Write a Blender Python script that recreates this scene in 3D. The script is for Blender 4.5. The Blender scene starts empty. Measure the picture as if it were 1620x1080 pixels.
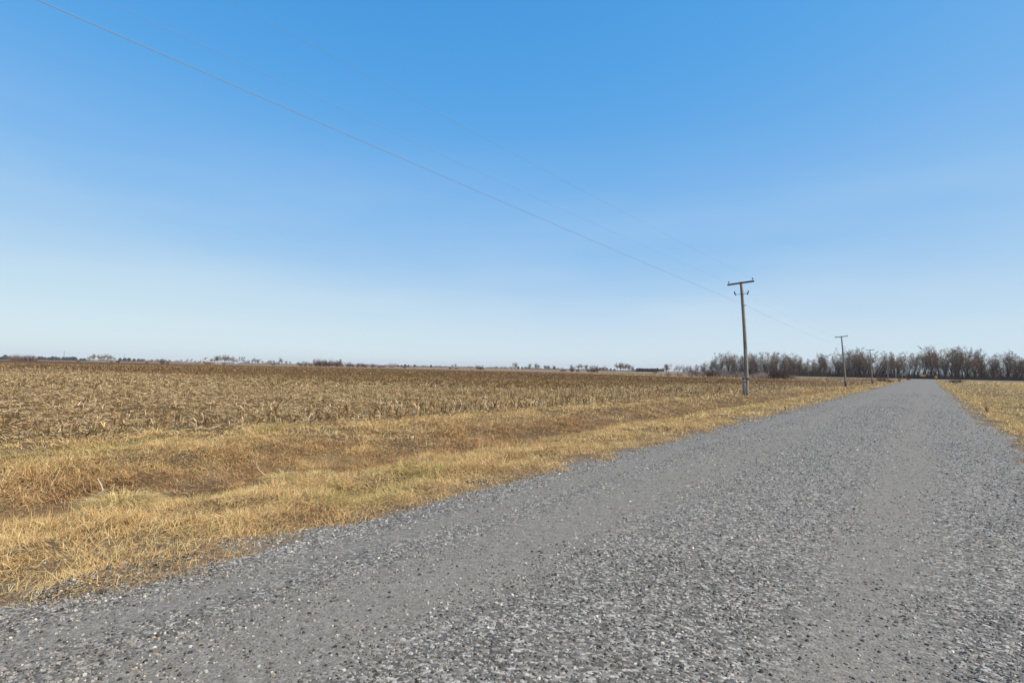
import bpy, math, random
import numpy as np
from mathutils import Vector, Matrix

# ------------------------------------------------------------------ camera
sc = bpy.context.scene
col = sc.collection
FPX = 900.0                      # focal length in pixels of the 1620 px wide photograph
YAW = math.radians(36.2)         # camera looks left of the road
HOR0, HORS = 567.5, 0.018        # horizon height in the photograph and its slope
EYE = 1.6
pitch = math.atan((HOR0 + HORS * 810 - 540) / FPX)
roll = math.atan(HORS)
fw = Vector((-math.sin(YAW) * math.cos(pitch), math.cos(YAW) * math.cos(pitch), math.sin(pitch)))
r0 = Vector((math.cos(YAW), math.sin(YAW), 0))
u0 = r0.cross(fw)
rt = math.cos(roll) * r0 + math.sin(roll) * u0
up = -math.sin(roll) * r0 + math.cos(roll) * u0
cam = bpy.data.cameras.new('camera')
co = bpy.data.objects.new('camera', cam)
col.objects.link(co)
m = Matrix.Identity(4)
for i in range(3):
    m[i][0], m[i][1], m[i][2] = rt[i], up[i], -fw[i]
m.translation = (0, 0, EYE)
co.matrix_world = m
cam.sensor_width = 36
cam.lens = 36 * FPX / 1620
cam.clip_start = 0.05
cam.clip_end = 20000
sc.camera = co

# ------------------------------------------------------------------ world and sun
SUN_AZ, SUN_EL = math.radians(76), math.radians(46)     # clockwise from the road direction
sd = Vector((math.sin(SUN_AZ) * math.cos(SUN_EL), math.cos(SUN_AZ) * math.cos(SUN_EL), math.sin(SUN_EL)))
world = bpy.data.worlds.new('World')
sc.world = world
world.use_nodes = True
wn, wl = world.node_tree.nodes, world.node_tree.links
wn.clear()
wout = wn.new('ShaderNodeOutputWorld')
wbg = wn.new('ShaderNodeBackground')
sky = wn.new('ShaderNodeTexSky')
sky.sky_type = 'NISHITA'
sky.sun_disc = False
sky.sun_elevation = SUN_EL
sky.sun_rotation = SUN_AZ
sky.altitude = 2000
sky.air_density = 1.0
sky.dust_density = 0.0
sky.ozone_density = 3.0
wbg.inputs['Strength'].default_value = 0.087


def wscale(src, k):
    n_ = wn.new('ShaderNodeVectorMath'); n_.operation = 'SCALE'; n_.inputs['Scale'].default_value = k
    wl.new(src, n_.inputs[0]); return n_.outputs[0]


# tone response of the sky: the photograph's compressed, saturated blues
whs = wn.new('ShaderNodeRGBCurve')
CURV = (((0, 0), (.067, .064), (.12, .18), (.231, .385), (.381, .56), (.63, .68), (1, .76)),
        ((0, 0), (.06, .19), (.122, .315), (.212, .450), (.381, .615), (.565, .745), (.745, .82), (1, .87)),
        ((0, 0), (.10, .40), (.242, .73), (.386, .83), (.591, .87), (.70, .88), (1, .90)))
for ci, pts_ in enumerate(CURV):
    cv = whs.mapping.curves[ci]
    cv.points[0].location = pts_[0]; cv.points[1].location = pts_[-1]
    for p_ in pts_[1:-1]: cv.points.new(*p_)
whs.mapping.update()
wl.new(wscale(sky.outputs[0], 0.1), whs.inputs['Color'])
# thin high veil of cirrus, spread over the whole dome by direction
wtc = wn.new('ShaderNodeTexCoord')
wmp = wn.new('ShaderNodeMapping')
wmp.inputs['Scale'].default_value = (1.2, 1.2, 6.5)
wno = wn.new('ShaderNodeTexNoise')
wno.inputs['Scale'].default_value = 1.6
wno.inputs['Detail'].default_value = 4
wno.inputs['Roughness'].default_value = 0.5
wcr = wn.new('ShaderNodeValToRGB')
wcr.color_ramp.elements[0].position = 0.38
wcr.color_ramp.elements[0].color = (0, 0, 0, 1)
wcr.color_ramp.elements[1].position = 0.85
wcr.color_ramp.elements[1].color = (0.6, 0.6, 0.6, 1)
wmx = wn.new('ShaderNodeMixRGB')
wmx.inputs['Color2'].default_value = (7.0, 8.1, 8.8, 1)
wl.new(wtc.outputs['Generated'], wmp.inputs['Vector'])
wl.new(wmp.outputs[0], wno.inputs['Vector'])
wl.new(wno.outputs['Fac'], wcr.inputs['Fac'])
wsz = wn.new('ShaderNodeSeparateXYZ'); wl.new(wtc.outputs['Generated'], wsz.inputs[0])
wmr = wn.new('ShaderNodeMapRange'); wmr.inputs['From Min'].default_value = 0.38; wmr.inputs['From Max'].default_value = 0.02   # thin cloud lies low all round
wl.new(wsz.outputs['Z'], wmr.inputs['Value'])
wmu = wn.new('ShaderNodeMath'); wmu.operation = 'MULTIPLY'; wl.new(wcr.outputs['Color'], wmu.inputs[0]); wl.new(wmr.outputs[0], wmu.inputs[1])
wl.new(wmu.outputs[0], wmx.inputs['Fac'])
wl.new(wscale(whs.outputs[0], 10.0), wmx.inputs['Color1'])
wl.new(wmx.outputs[0], wbg.inputs['Color'])
wl.new(wbg.outputs[0], wout.inputs['Surface'])

sun = bpy.data.lights.new('sun', 'SUN')
sun.energy = 4.8
sun.angle = math.radians(0.55)
sun.color = (1.0, 0.87, 0.68)
so = bpy.data.objects.new('sun', sun)
col.objects.link(so)
so.rotation_euler = sd.to_track_quat('Z', 'Y').to_euler()
so.location = (30, 0, 40)

vs = sc.view_settings
vs.view_transform = 'Standard'
vs.look = 'None'
vs.gamma = 1.0
vs.use_curve_mapping = False
vs.exposure = 0.2

# ------------------------------------------------------------------ helpers
rng = np.random.default_rng(7)
random.seed(7)
NT = rng.random((8, 256, 256))


def vnoise(x, y, k=0):
    x = np.asarray(x, float); y = np.asarray(y, float)
    ix = np.floor(x).astype(int); iy = np.floor(y).astype(int)
    fx = x - ix; fy = y - iy
    fx = fx * fx * (3 - 2 * fx); fy = fy * fy * (3 - 2 * fy)
    t = NT[k % 8]
    a = t[ix & 255, iy & 255]; b = t[(ix + 1) & 255, iy & 255]
    c = t[ix & 255, (iy + 1) & 255]; d = t[(ix + 1) & 255, (iy + 1) & 255]
    return (a * (1 - fx) + b * fx) * (1 - fy) + (c * (1 - fx) + d * fx) * fy


def fbm(x, y, k=0, o=3):
    s = 0; a = 0.5; n = 0
    for i in range(o):
        s = s + a * vnoise(np.asarray(x) * 2 ** i + 17.3 * i, np.asarray(y) * 2 ** i + 9.1 * i, k + i)
        n += a; a *= 0.5
    return s / n


def sstep(a, b, x):
    t = np.clip((np.asarray(x, float) - a) / (b - a), 0, 1)
    return t * t * (3 - 2 * t)


def np_mesh(name, v, f, colr=None, smooth=False):
    """v (N,3), f (M,3) or (M,4) -> mesh; colr (N,3) becomes the point colour attribute Col"""
    v = np.asarray(v, np.float32).reshape(-1, 3); f = np.asarray(f, np.int32)
    k = f.shape[1]
    me = bpy.data.meshes.new(name)
    me.vertices.add(len(v)); me.vertices.foreach_set('co', v.ravel())
    me.loops.add(f.size); me.loops.foreach_set('vertex_index', f.ravel())
    me.polygons.add(len(f))
    me.polygons.foreach_set('loop_start', np.arange(0, f.size, k, dtype=np.int32))
    me.polygons.foreach_set('loop_total', np.full(len(f), k, np.int32))
    me.polygons.foreach_set('use_smooth', np.full(len(f), bool(smooth)))
    me.update(calc_edges=True)
    if colr is not None:
        at = me.color_attributes.new('Col', 'FLOAT_COLOR', 'POINT')
        c4 = np.ones((len(v), 4), np.float32); c4[:, :3] = colr
        at.data.foreach_set('color', c4.ravel())
    return me


def link(name, me, mat=None, parent=None, loc=(0, 0, 0), rot=(0, 0, 0)):
    if mat is not None and len(me.materials) == 0:
        me.materials.append(mat)
    o = bpy.data.objects.new(name, me)
    col.objects.link(o)
    o.location = loc; o.rotation_euler = rot
    if parent is not None:
        o.parent = parent
    return o


def empty(name, loc, rz=0.0):
    o = bpy.data.objects.new(name, None)
    col.objects.link(o)
    o.location = loc; o.rotation_euler = (0, 0, rz)
    o.empty_display_size = 0.2
    return o


def tag(o, label, cat=None, group=None, kind=None):
    o['label'] = label
    if cat: o['category'] = cat
    if group: o['group'] = group
    if kind: o['kind'] = kind
    return o


def copy_tree(o, parent=None):
    c = o.copy(); col.objects.link(c)
    if parent is not None: c.parent = parent
    for ch in list(o.children): copy_tree(ch, c)
    return c


class MB:
    """collects shapes; build() links them as one mesh"""
    def __init__(s): s.v = []; s.f = []

    def box(s, c, h, rot=None):
        b = len(s.v); R = rot or Matrix.Identity(3)
        for x, y, z in ((-1, -1, -1), (1, -1, -1), (1, 1, -1), (-1, 1, -1), (-1, -1, 1), (1, -1, 1), (1, 1, 1), (-1, 1, 1)):
            p = R @ Vector((x * h[0], y * h[1], z * h[2])) + Vector(c); s.v.append(tuple(p))
        for q in ((0, 3, 2, 1), (4, 5, 6, 7), (0, 1, 5, 4), (1, 2, 6, 5), (2, 3, 7, 6), (3, 0, 4, 7)):
            s.f.append(tuple(b + i for i in q))
        return s

    def tube(s, pts, rad, n=8, cap=True):
        pts = [Vector(p) for p in pts]
        if not hasattr(rad, '__len__'): rad = [rad] * len(pts)
        b = len(s.v); prev = None
        for i, p in enumerate(pts):
            t = (pts[min(i + 1, len(pts) - 1)] - pts[max(i - 1, 0)]).normalized()
            if prev is None:
                a = Vector((1, 0, 0)) if abs(t.x) < 0.9 else Vector((0, 1, 0))
            else:
                a = prev
            a = (a - t * a.dot(t)).normalized(); bb = t.cross(a); prev = a
            for k in range(n):
                an = 2 * math.pi * k / n
                s.v.append(tuple(p + (a * math.cos(an) + bb * math.sin(an)) * rad[i]))
        for i in range(len(pts) - 1):
            for k in range(n):
                k2 = (k + 1) % n
                s.f.append((b + i * n + k, b + i * n + k2, b + (i + 1) * n + k2, b + (i + 1) * n + k))
        if cap:
            s.f.append(tuple(b + k for k in range(n - 1, -1, -1)))
            s.f.append(tuple(b + (len(pts) - 1) * n + k for k in range(n)))
        return s

    def poly(s, pts, faces):
        b = len(s.v); s.v += [tuple(p) for p in pts]; s.f += [tuple(b + i for i in q) for q in faces]; return s

    def mesh(s, name, smooth=False):
        me = bpy.data.meshes.new(name); me.from_pydata(s.v, [], s.f); me.update()
        if smooth:
            me.polygons.foreach_set('use_smooth', np.ones(len(me.polygons), bool))
        return me

    def build(s, name, mat, parent=None, smooth=False, **k):
        return link(name, s.mesh(name, smooth), mat, parent, **k)


RT, UP, FW = np.array(rt), np.array(up), np.array(fw)


def ray(px, py):
    return FW * FPX + RT * (px - 810) + UP * (540 - py)


def on_ground(px, py, z=0.0):
    d = ray(px, py); return np.array((0, 0, EYE)) + d * ((z - EYE) / d[2])


def at_y(px, Y):
    """world X of the direction of photo column px on the line y = Y"""
    d = ray(px, HOR0 + HORS * px); return d[0] * Y / d[1]


def at_range(px, R):
    d = ray(px, HOR0 + HORS * px); n = math.hypot(d[0], d[1]); return d[0] / n * R, d[1] / n * R


# ------------------------------------------------------------------ materials
def mat_new(name, rough=0.9, spec=0.2):
    mt = bpy.data.materials.new(name); mt.use_nodes = True
    b = mt.node_tree.nodes['Principled BSDF']
    b.inputs['Roughness'].default_value = rough
    b.inputs['Specular IOR Level'].default_value = spec
    return mt, mt.node_tree.nodes, mt.node_tree.links, b


def ramp(n, stops):
    r = n.new('ShaderNodeValToRGB')
    e = r.color_ramp.elements
    while len(e) < len(stops): e.new(0.5)
    for i, (p, c) in enumerate(stops):
        e[i].position = p; e[i].color = (*c, 1) if len(c) == 3 else c
    return r


def obj_coord(n, l, scale):
    tc = n.new('ShaderNodeNewGeometry'); mp = n.new('ShaderNodeMapping')
    mp.inputs['Scale'].default_value = scale
    l.new(tc.outputs['Position'], mp.inputs['Vector'])
    return mp.outputs[0]


def noise(n, l, vec, scale, detail=4, rough=0.55):
    t = n.new('ShaderNodeTexNoise'); t.inputs['Scale'].default_value = scale
    t.inputs['Detail'].default_value = detail; t.inputs['Roughness'].default_value = rough
    l.new(vec, t.inputs['Vector']); return t.outputs['Fac']


def mix(n, l, fac, a, b, mode='MIX'):
    x = n.new('ShaderNodeMixRGB'); x.blend_type = mode
    for s, v in (('Fac', fac), ('Color1', a), ('Color2', b)):
        if hasattr(v, 'is_linked'): l.new(v, x.inputs[s])
        elif isinstance(v, (int, float)): x.inputs[s].default_value = v
        else: x.inputs[s].default_value = (*v, 1)
    return x.outputs[0]


def mat_vcol(name, rough=0.85, transl=0.0, spec=0.15):
    mt, n, l, b = mat_new(name, rough, spec)
    a = n.new('ShaderNodeAttribute'); a.attribute_name = 'Col'
    l.new(a.outputs['Color'], b.inputs['Base Color'])
    if transl:
        t = n.new('ShaderNodeBsdfTranslucent'); l.new(a.outputs['Color'], t.inputs['Color'])
        mx = n.new('ShaderNodeMixShader'); mx.inputs[0].default_value = transl
        l.new(b.outputs[0], mx.inputs[1]); l.new(t.outputs[0], mx.inputs[2])
        l.new(mx.outputs[0], n['Material Output'].inputs['Surface'])
    return mt


def mat_plain(name, c, rough=0.8, var=0.25, scale=6.0, spec=0.2, metal=0.0, stretch=(1, 1, 1)):
    mt, n, l, b = mat_new(name, rough, spec)
    b.inputs['Metallic'].default_value = metal
    tc = n.new('ShaderNodeTexCoord'); mp = n.new('ShaderNodeMapping'); mp.inputs['Scale'].default_value = stretch
    l.new(tc.outputs['Object'], mp.inputs['Vector'])
    f = noise(n, l, mp.outputs[0], scale, 5)
    lo = tuple(max(0, x * (1 - var)) for x in c); hi = tuple(x * (1 + var) for x in c)
    r = ramp(n, [(0.3, lo), (0.7, hi)]); l.new(f, r.inputs['Fac'])
    l.new(r.outputs[0], b.inputs['Base Color'])
    return mt


# ground under the grass: thatch and soil
def mat_ground():
    mt, n, l, b = mat_new('dry_ground', 0.95, 0.1)
    v = obj_coord(n, l, (1, 1, 1))
    f1 = noise(n, l, v, 0.9, 5); f2 = noise(n, l, v, 35, 4, 0.7); f3 = noise(n, l, v, 0.012, 3)
    r1 = ramp(n, [(0.3, (0.092, 0.066, 0.040)), (0.55, (0.165, 0.117, 0.068)), (0.75, (0.27, 0.198, 0.11))]); l.new(f1, r1.inputs['Fac'])
    r2 = ramp(n, [(0.25, (0.45, 0.42, 0.4)), (0.75, (1.35, 1.3, 1.25))]); l.new(f2, r2.inputs['Fac'])
    c = mix(n, l, 1.0, r1.outputs[0], r2.outputs[0], 'MULTIPLY')
    # open land beyond the crossroad: pale harvested fields
    ge = n.new('ShaderNodeNewGeometry'); sx = n.new('ShaderNodeSeparateXYZ'); l.new(ge.outputs['Position'], sx.inputs[0])
    mr = n.new('ShaderNodeMapRange'); mr.inputs['From Min'].default_value = 246; mr.inputs['From Max'].default_value = 300
    l.new(sx.outputs['Y'], mr.inputs['Value'])
    rf = ramp(n, [(0.35, (0.19, 0.135, 0.085)), (0.5, (0.27, 0.20, 0.135)), (0.65, (0.22, 0.155, 0.09))]); l.new(f3, rf.inputs['Fac'])
    c = mix(n, l, mr.outputs[0], c, rf.outputs[0])
    # hay field on the other side of the gravel road
    mr2 = n.new('ShaderNodeMapRange'); mr2.inputs['From Min'].default_value = 8; mr2.inputs['From Max'].default_value = 22
    l.new(sx.outputs['X'], mr2.inputs['Value'])
    v2 = obj_coord(n, l, (0.06, 0.5, 1)); f4 = noise(n, l, v2, 1.2, 5, 0.6)
    rh = ramp(n, [(0.3, (0.20, 0.16, 0.06)), (0.5, (0.34, 0.25, 0.10)), (0.7, (0.42, 0.31, 0.14))]); l.new(f4, rh.inputs['Fac'])
    hay = mix(n, l, 1.0, rh.outputs[0], r2.outputs[0], 'MULTIPLY')
    c = mix(n, l, mr2.outputs[0], c, hay)
    wv = n.new('ShaderNodeMath'); wv.operation = 'MULTIPLY_ADD'; wv.inputs[1].default_value = 0.9; l.new(f1, wv.inputs[0]); l.new(sx.outputs['X'], wv.inputs[2])
    mrd = n.new('ShaderNodeMapRange'); mrd.inputs['From Min'].default_value = -8; mrd.inputs['From Max'].default_value = 8; l.new(wv.outputs[0], mrd.inputs['Value'])
    Q = lambda x_: (x_ + .45 + 8) / 16
    rd = ramp(n, [(Q(-5.9), (0, 0, 0)), (Q(-5.1), (.85, .85, .85)), (Q(1.7), (.85, .85, .85)), (Q(2.4), (0, 0, 0))]); l.new(mrd.outputs[0], rd.inputs['Fac'])
    dust = mix(n, l, 1.0, (.21, .178, .138), r2.outputs[0], 'MULTIPLY')
    c = mix(n, l, rd.outputs[0], c, dust)
    l.new(c, b.inputs['Base Color'])
    bp = n.new('ShaderNodeBump'); bp.inputs['Strength'].default_value = 0.6; bp.inputs['Distance'].default_value = 0.03
    l.new(f2, bp.inputs['Height']); l.new(bp.outputs[0], b.inputs['Normal'])
    return mt


def mat_field():
    mt, n, l, b = mat_new('stubble_soil', 0.95, 0.1)
    v = obj_coord(n, l, (1, 1, 1))
    f1 = noise(n, l, v, 22, 4, 0.7)
    vr = obj_coord(n, l, (1.3, 0.16, 1)); fr = noise(n, l, vr, 1.0, 4, 0.6)
    fb = noise(n, l, v, 0.035, 4)
    soil = ramp(n, [(0.35, (0.04, 0.027, 0.016)), (0.5, (0.12, 0.080, 0.042)), (0.68, (0.29, 0.205, 0.105))]); l.new(f1, soil.inputs['Fac'])
    rr = ramp(n, [(0.3, (0.5, 0.48, 0.45)), (0.7, (1.3, 1.3, 1.3))]); l.new(fr, rr.inputs['Fac'])
    c = mix(n, l, 1.0, soil.outputs[0], rr.outputs[0], 'MULTIPLY')
    rb = ramp(n, [(0.35, (0.85, 0.72, 0.55)), (0.65, (1.2, 1.1, 0.95))]); l.new(fb, rb.inputs['Fac'])
    c = mix(n, l, 1.0, c, rb.outputs[0], 'MULTIPLY')
    # beyond the headland the residue is browner
    ge = n.new('ShaderNodeNewGeometry'); sx = n.new('ShaderNodeSeparateXYZ'); l.new(ge.outputs['Position'], sx.inputs[0])
    my = n.new('ShaderNodeMapRange'); my.inputs['From Min'].default_value = 27; my.inputs['From Max'].default_value = 42
    my.interpolation_type = 'SMOOTHSTEP'; l.new(sx.outputs['Y'], my.inputs['Value'])
    mxx = n.new('ShaderNodeMapRange'); mxx.inputs['From Min'].default_value = -20; mxx.inputs['From Max'].default_value = -30
    mxx.interpolation_type = 'SMOOTHSTEP'; l.new(sx.outputs['X'], mxx.inputs['Value'])
    mu = n.new('ShaderNodeMath'); mu.operation = 'MULTIPLY'; l.new(my.outputs[0], mu.inputs[0]); l.new(mxx.outputs[0], mu.inputs[1])
    va = obj_coord(n, l, (0.02, 0.09, 1)); fa = noise(n, l, va, 1.0, 4, 0.6)
    ra = ramp(n, [(0.32, (0.55, 0.42, 0.28)), (0.5, (0.78, 0.60, 0.38)), (0.68, (1.05, 0.82, 0.52))]); l.new(fa, ra.inputs['Fac'])
    cb = mix(n, l, 1.0, c, ra.outputs[0], 'MULTIPLY')
    c = mix(n, l, mu.outputs[0], c, cb)
    l.new(c, b.inputs['Base Color'])
    bp = n.new('ShaderNodeBump'); bp.inputs['Strength'].default_value = 0.8; bp.inputs['Distance'].default_value = 0.05
    l.new(f1, bp.inputs['Height']); l.new(bp.outputs[0], b.inputs['Normal'])
    return mt


def mat_gravel(name='gravel'):
    mt, n, l, b = mat_new(name, 0.9, 0.25)
    v = obj_coord(n, l, (1, 1, 1))
    vo = n.new('ShaderNodeTexVoronoi'); vo.inputs['Scale'].default_value = 48; vo.feature = 'F1'; l.new(v, vo.inputs['Vector'])
    vo2 = n.new('ShaderNodeTexVoronoi'); vo2.inputs['Scale'].default_value = 110; l.new(v, vo2.inputs['Vector'])
    sp = n.new('ShaderNodeSeparateColor'); l.new(vo.outputs['Color'], sp.inputs[0])
    sp2 = n.new('ShaderNodeSeparateColor'); l.new(vo2.outputs['Color'], sp2.inputs[0])
    r = ramp(n, [(0.0, (0.06, 0.055, 0.049)), (0.45, (0.15, 0.138, 0.121)), (0.8, (0.265, 0.243, 0.213)), (1.0, (0.47, 0.435, 0.385))]); l.new(sp.outputs[0], r.inputs['Fac'])
    rf = ramp(n, [(0.0, (0.150, 0.137, 0.118)), (1.0, (0.255, 0.232, 0.198))]); l.new(sp2.outputs[0], rf.inputs['Fac'])
    # wheel tracks: finer packed dust, by lateral place on the road with a wandering edge
    ge = n.new('ShaderNodeNewGeometry'); sx = n.new('ShaderNodeSeparateXYZ'); l.new(ge.outputs['Position'], sx.inputs[0])
    vw = obj_coord(n, l, (0.5, 0.16, 1)); fw_ = noise(n, l, vw, 1.0, 4, 0.6)
    ad = n.new('ShaderNodeMath'); ad.operation = 'MULTIPLY_ADD'; ad.inputs[1].default_value = 0.9; l.new(fw_, ad.inputs[0]); l.new(sx.outputs['X'], ad.inputs[2])
    mr = n.new('ShaderNodeMapRange'); mr.inputs['From Min'].default_value = -5.0; mr.inputs['From Max'].default_value = 2.5; l.new(ad.outputs[0], mr.inputs['Value'])
    P = lambda x: (x + 0.45 + 5.0) / 7.5
    tr = ramp(n, [(P(-4.45), (0, 0, 0)), (P(-4.1), (.8, .8, .8)), (P(-3.7), (.15, .15, .15)), (P(-3.2), (.9, .9, .9)), (P(-2.7), (.85, .85, .85)), (P(-2.2), (.05, .05, .05)),
                  (P(-0.95), (.1, .1, .1)), (P(-0.5), (.85, .85, .85)), (P(-0.15), (.7, .7, .7)), (P(0.25), (.1, .1, .1))])
    l.new(mr.outputs[0], tr.inputs['Fac'])
    vb = obj_coord(n, l, (0.8, 0.35, 1)); fb = noise(n, l, vb, 1.3, 5, 0.6)
    rb = ramp(n, [(0.38, (0, 0, 0)), (0.62, (1, 1, 1))]); l.new(fb, rb.inputs['Fac'])
    tm = mix(n, l, 0.45, tr.outputs[0], rb.outputs[0], 'OVERLAY')
    c = mix(n, l, tm, r.outputs[0], rf.outputs[0])
    fs = noise(n, l, v, 17, 3, 0.75); rs_ = ramp(n, [(0.3, (0.62, 0.62, 0.62)), (0.5, (1, 1, 1)), (0.7, (1.42, 1.42, 1.42))]); l.new(fs, rs_.inputs['Fac'])
    c = mix(n, l, 0.6, c, rs_.outputs[0], 'MULTIPLY')
    l.new(c, b.inputs['Base Color'])
    bp = n.new('ShaderNodeBump'); bp.inputs['Strength'].default_value = 0.55; bp.inputs['Distance'].default_value = 0.010; bp.invert = True
    l.new(vo.outputs['Distance'], bp.inputs['Height']); l.new(bp.outputs[0], b.inputs['Normal'])
    return mt


def mat_wood_pole():
    mt, n, l, b = mat_new('weathered_pole', 0.85, 0.2)
    tc = n.new('ShaderNodeTexCoord'); mp = n.new('ShaderNodeMapping'); mp.inputs['Scale'].default_value = (9, 9, 0.55)
    l.new(tc.outputs['Object'], mp.inputs['Vector'])
    f = noise(n, l, mp.outputs[0], 2.2, 6, 0.65)
    r = ramp(n, [(0.32, (0.10, 0.08, 0.06)), (0.5, (0.27, 0.225, 0.18)), (0.68, (0.44, 0.385, 0.32))]); l.new(f, r.inputs['Fac'])
    l.new(r.outputs[0], b.inputs['Base Color'])
    bp = n.new('ShaderNodeBump'); bp.inputs['Strength'].default_value = 0.5; bp.inputs['Distance'].default_value = 0.01
    l.new(f, bp.inputs['Height']); l.new(bp.outputs[0], b.inputs['Normal'])
    return mt


M_GROUND = mat_ground(); M_FIELD = mat_field(); M_ROAD = mat_gravel()
M_CROSS = mat_plain('pale_gravel', (0.215, 0.175, 0.13), 0.9, 0.2, 0.6)
M_GRASS = mat_vcol('dry_grass_blades', 0.7, 0.25)
M_CORN = mat_vcol('dry_corn', 0.75, 0.15)
M_STONE = mat_vcol('gravel_stone', 0.85, 0.0, 0.3)
M_POLE = mat_wood_pole()
M_ARM = mat_plain('crossarm_wood', (0.17, 0.125, 0.085), 0.85, 0.4, 3.0, stretch=(1, 6, 6))
M_DARK = mat_plain('dark_iron', (0.045, 0.04, 0.038), 0.6, 0.3, 20)
M_STEEL = mat_plain('galvanised_steel', (0.32, 0.32, 0.33), 0.5, 0.2, 10, metal=0.6)
M_GLASS = mat_plain('insulator_glaze', (0.10, 0.065, 0.05), 0.25, 0.2, 10, spec=0.5)
M_PALEINS = mat_plain('insulator_pale', (0.42, 0.44, 0.45), 0.3, 0.1, 10, spec=0.5)
M_WIRE = mat_plain('wire_aluminium', (0.28, 0.27, 0.25), 0.6, 0.1, 10)
M_BARK = mat_plain('bark', (0.095, 0.073, 0.057), 0.95, 0.35, 1.2, stretch=(1, 1, 0.3))
M_TWIG = mat_plain('bare_twigs', (0.25, 0.160, 0.107), 0.95, 0.25, 0.3)
M_PALETWIG = mat_plain('pale_twigs', (0.36, 0.285, 0.235), 0.95, 0.2, 0.3)
M_REDTWIG = mat_plain('reddish_twigs', (0.155, 0.082, 0.062), 0.95, 0.25, 0.5)
M_PALEBARK = mat_plain('pale_bark', (0.30, 0.27, 0.235), 0.95, 0.2, 1.0)
M_CEDAR = mat_plain('cedar_foliage', (0.10, 0.092, 0.072), 0.9, 0.35, 0.6)
M_SCRUB = mat_plain('scrub_stems', (0.14, 0.105, 0.08), 0.95, 0.3, 0.02)
M_THICKET = mat_plain('thicket_stems', (0.080, 0.056, 0.043), 0.95, 0.4, 0.2)

# ------------------------------------------------------------------ terrain
GX = np.array([-4000, -16, -13.5, -11.6, -10.7, -9.7, -8.9, -8.2, -7.3, -6.4, -5.4, -4.88, -4.5, -4.2, 0.75, 1.08, 1.38, 1.95, 3.0, 4.5, 6.0, 9.0, 20, 4000.])
GZ = np.array([0, 0, 0.0, 0.03, 0.0, -.17, -.33, -.31, -.12, -.01, -.01, -.028, -.06, -.12, -.12, -.06, -.032, -.04, -.2, -.3, -.26, -.16, -.12, -.1])
FEY = np.array([-80, 3, 13, 32, 60, 200.]); FEX = np.array([-17., -13.9, -12.25, -11.05, -10.9, -10.9])
FIELD_END = 196.0


def field_edge(y):
    return np.interp(y, FEY, FEX) + 0.25 * (fbm(np.asarray(y) * 0.35, 3.3, 5) - 0.5)


def base_h(x, y):
    x = np.asarray(x, float); y = np.asarray(y, float)
    z = np.interp(x, GX, GZ)
    verge = sstep(-4.2, -5.0, x) * sstep(-40, -13.6, x) + sstep(1.1, 1.7, x) * sstep(60, 20, x)
    z = z + verge * (0.10 * (fbm(x * 0.9, y * 0.55, 1) - 0.5) + 0.07 * (vnoise(x * 2.6, y * 2.0, 2) - 0.5))
    edge = sstep(-4.2, -4.6, x) * sstep(-5.6, -5.0, x) + sstep(0.95, 1.3, x) * sstep(2.2, 1.7, x)
    z = z + edge * 0.10 * (fbm(x * 1.5, y * 1.1, 3) - 0.5)
    # land beside the far part of the road lies lower
    z = z - 0.62 * sstep(48, 135, y) * sstep(-5.0, -8.5, x) * sstep(-140, -25, x) * sstep(238, 215, y)
    z = z - 0.25 * sstep(40, 120, y) * sstep(1.8, 4.5, x) * sstep(238, 215, y)
    return z


def ground_h(x, y):
    s = field_edge(y) - np.asarray(x, float)
    return base_h(x, y) - 0.07 * sstep(0.15, 0.7, s) * sstep(FIELD_END + 1, FIELD_END - 3, y)


def grid_sheet(name, xs, ys, hf, mat):
    X, Y = np.meshgrid(xs, ys); Z = hf(X, Y)
    return grid_xyz(name, X, Y, Z, mat)


def grid_xyz(name, X, Y, Z, mat):
    ny, nx = X.shape
    v = np.stack([X, Y, Z], -1).reshape(-1, 3)
    i = np.arange(nx - 1)[None, :] + nx * np.arange(ny - 1)[:, None]
    f = np.stack([i, i + 1, i + 1 + nx, i + nx], -1).reshape(-1, 4)
    return link(name, np_mesh(name, v, f, smooth=True), mat)


def growing(a, b, s0, g):
    r = [a]; s = s0
    while r[-1] < b:
        r.append(r[-1] + s); s *= g
    r[-1] = b
    return np.array(r)


xs = np.concatenate([-growing(16, 6000, 1.0, 1.25)[::-1], np.arange(-15.8, 10, 0.24), growing(10.2, 6000, 0.8, 1.25)])
ys = np.concatenate([-growing(6, 3000, 1.0, 1.3)[::-1], np.arange(-5.8, 30, 0.25), growing(30.2, 7000, 0.35, 1.035)])
o = grid_sheet('ground', xs, ys, ground_h, M_GROUND)
tag(o, 'open ground with straw coloured thatch running to the horizon', None, None, 'structure')

# corn field soil, laid along its wandering edge
ss = np.concatenate([np.arange(0, 4, 0.25), growing(4, 1600, 0.4, 1.12)])
yf = np.concatenate([-growing(6, 80, 1, 1.2)[::-1], np.arange(-5.5, 40, 0.35), growing(40.3, FIELD_END, 0.5, 1.04)])
S, Yg = np.meshgrid(ss, yf)
Xg = field_edge(Yg) - S
Zf = base_h(Xg, Yg) + 0.012 + 0.035 * (vnoise(Xg * 1.4, Yg * 0.4, 4) - 0.5) * sstep(0.3, 1.0, S) - 0.03 * sstep(0.25, 0, S)
o = grid_xyz('corn_field', Xg, Yg, Zf, M_FIELD)
tag(o, 'brown soil of the harvested corn field', None, None, 'structure')


def field_h(x, y):
    return base_h(x, y) + 0.012


# gravel road with a low crown
def road_h(x, y):
    t = (np.asarray(x) + 1.65) / 3.2
    z = 0.03 - 0.065 * t ** 2 - 0.10 * np.clip(np.abs(t) - 1, 0, 1)
    z = z + 0.018 * (fbm(np.asarray(x) * 1.2, np.asarray(y) * 0.35, 6) - 0.5)
    return z + 0.345 * sstep(216, 236.5, y)


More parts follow.
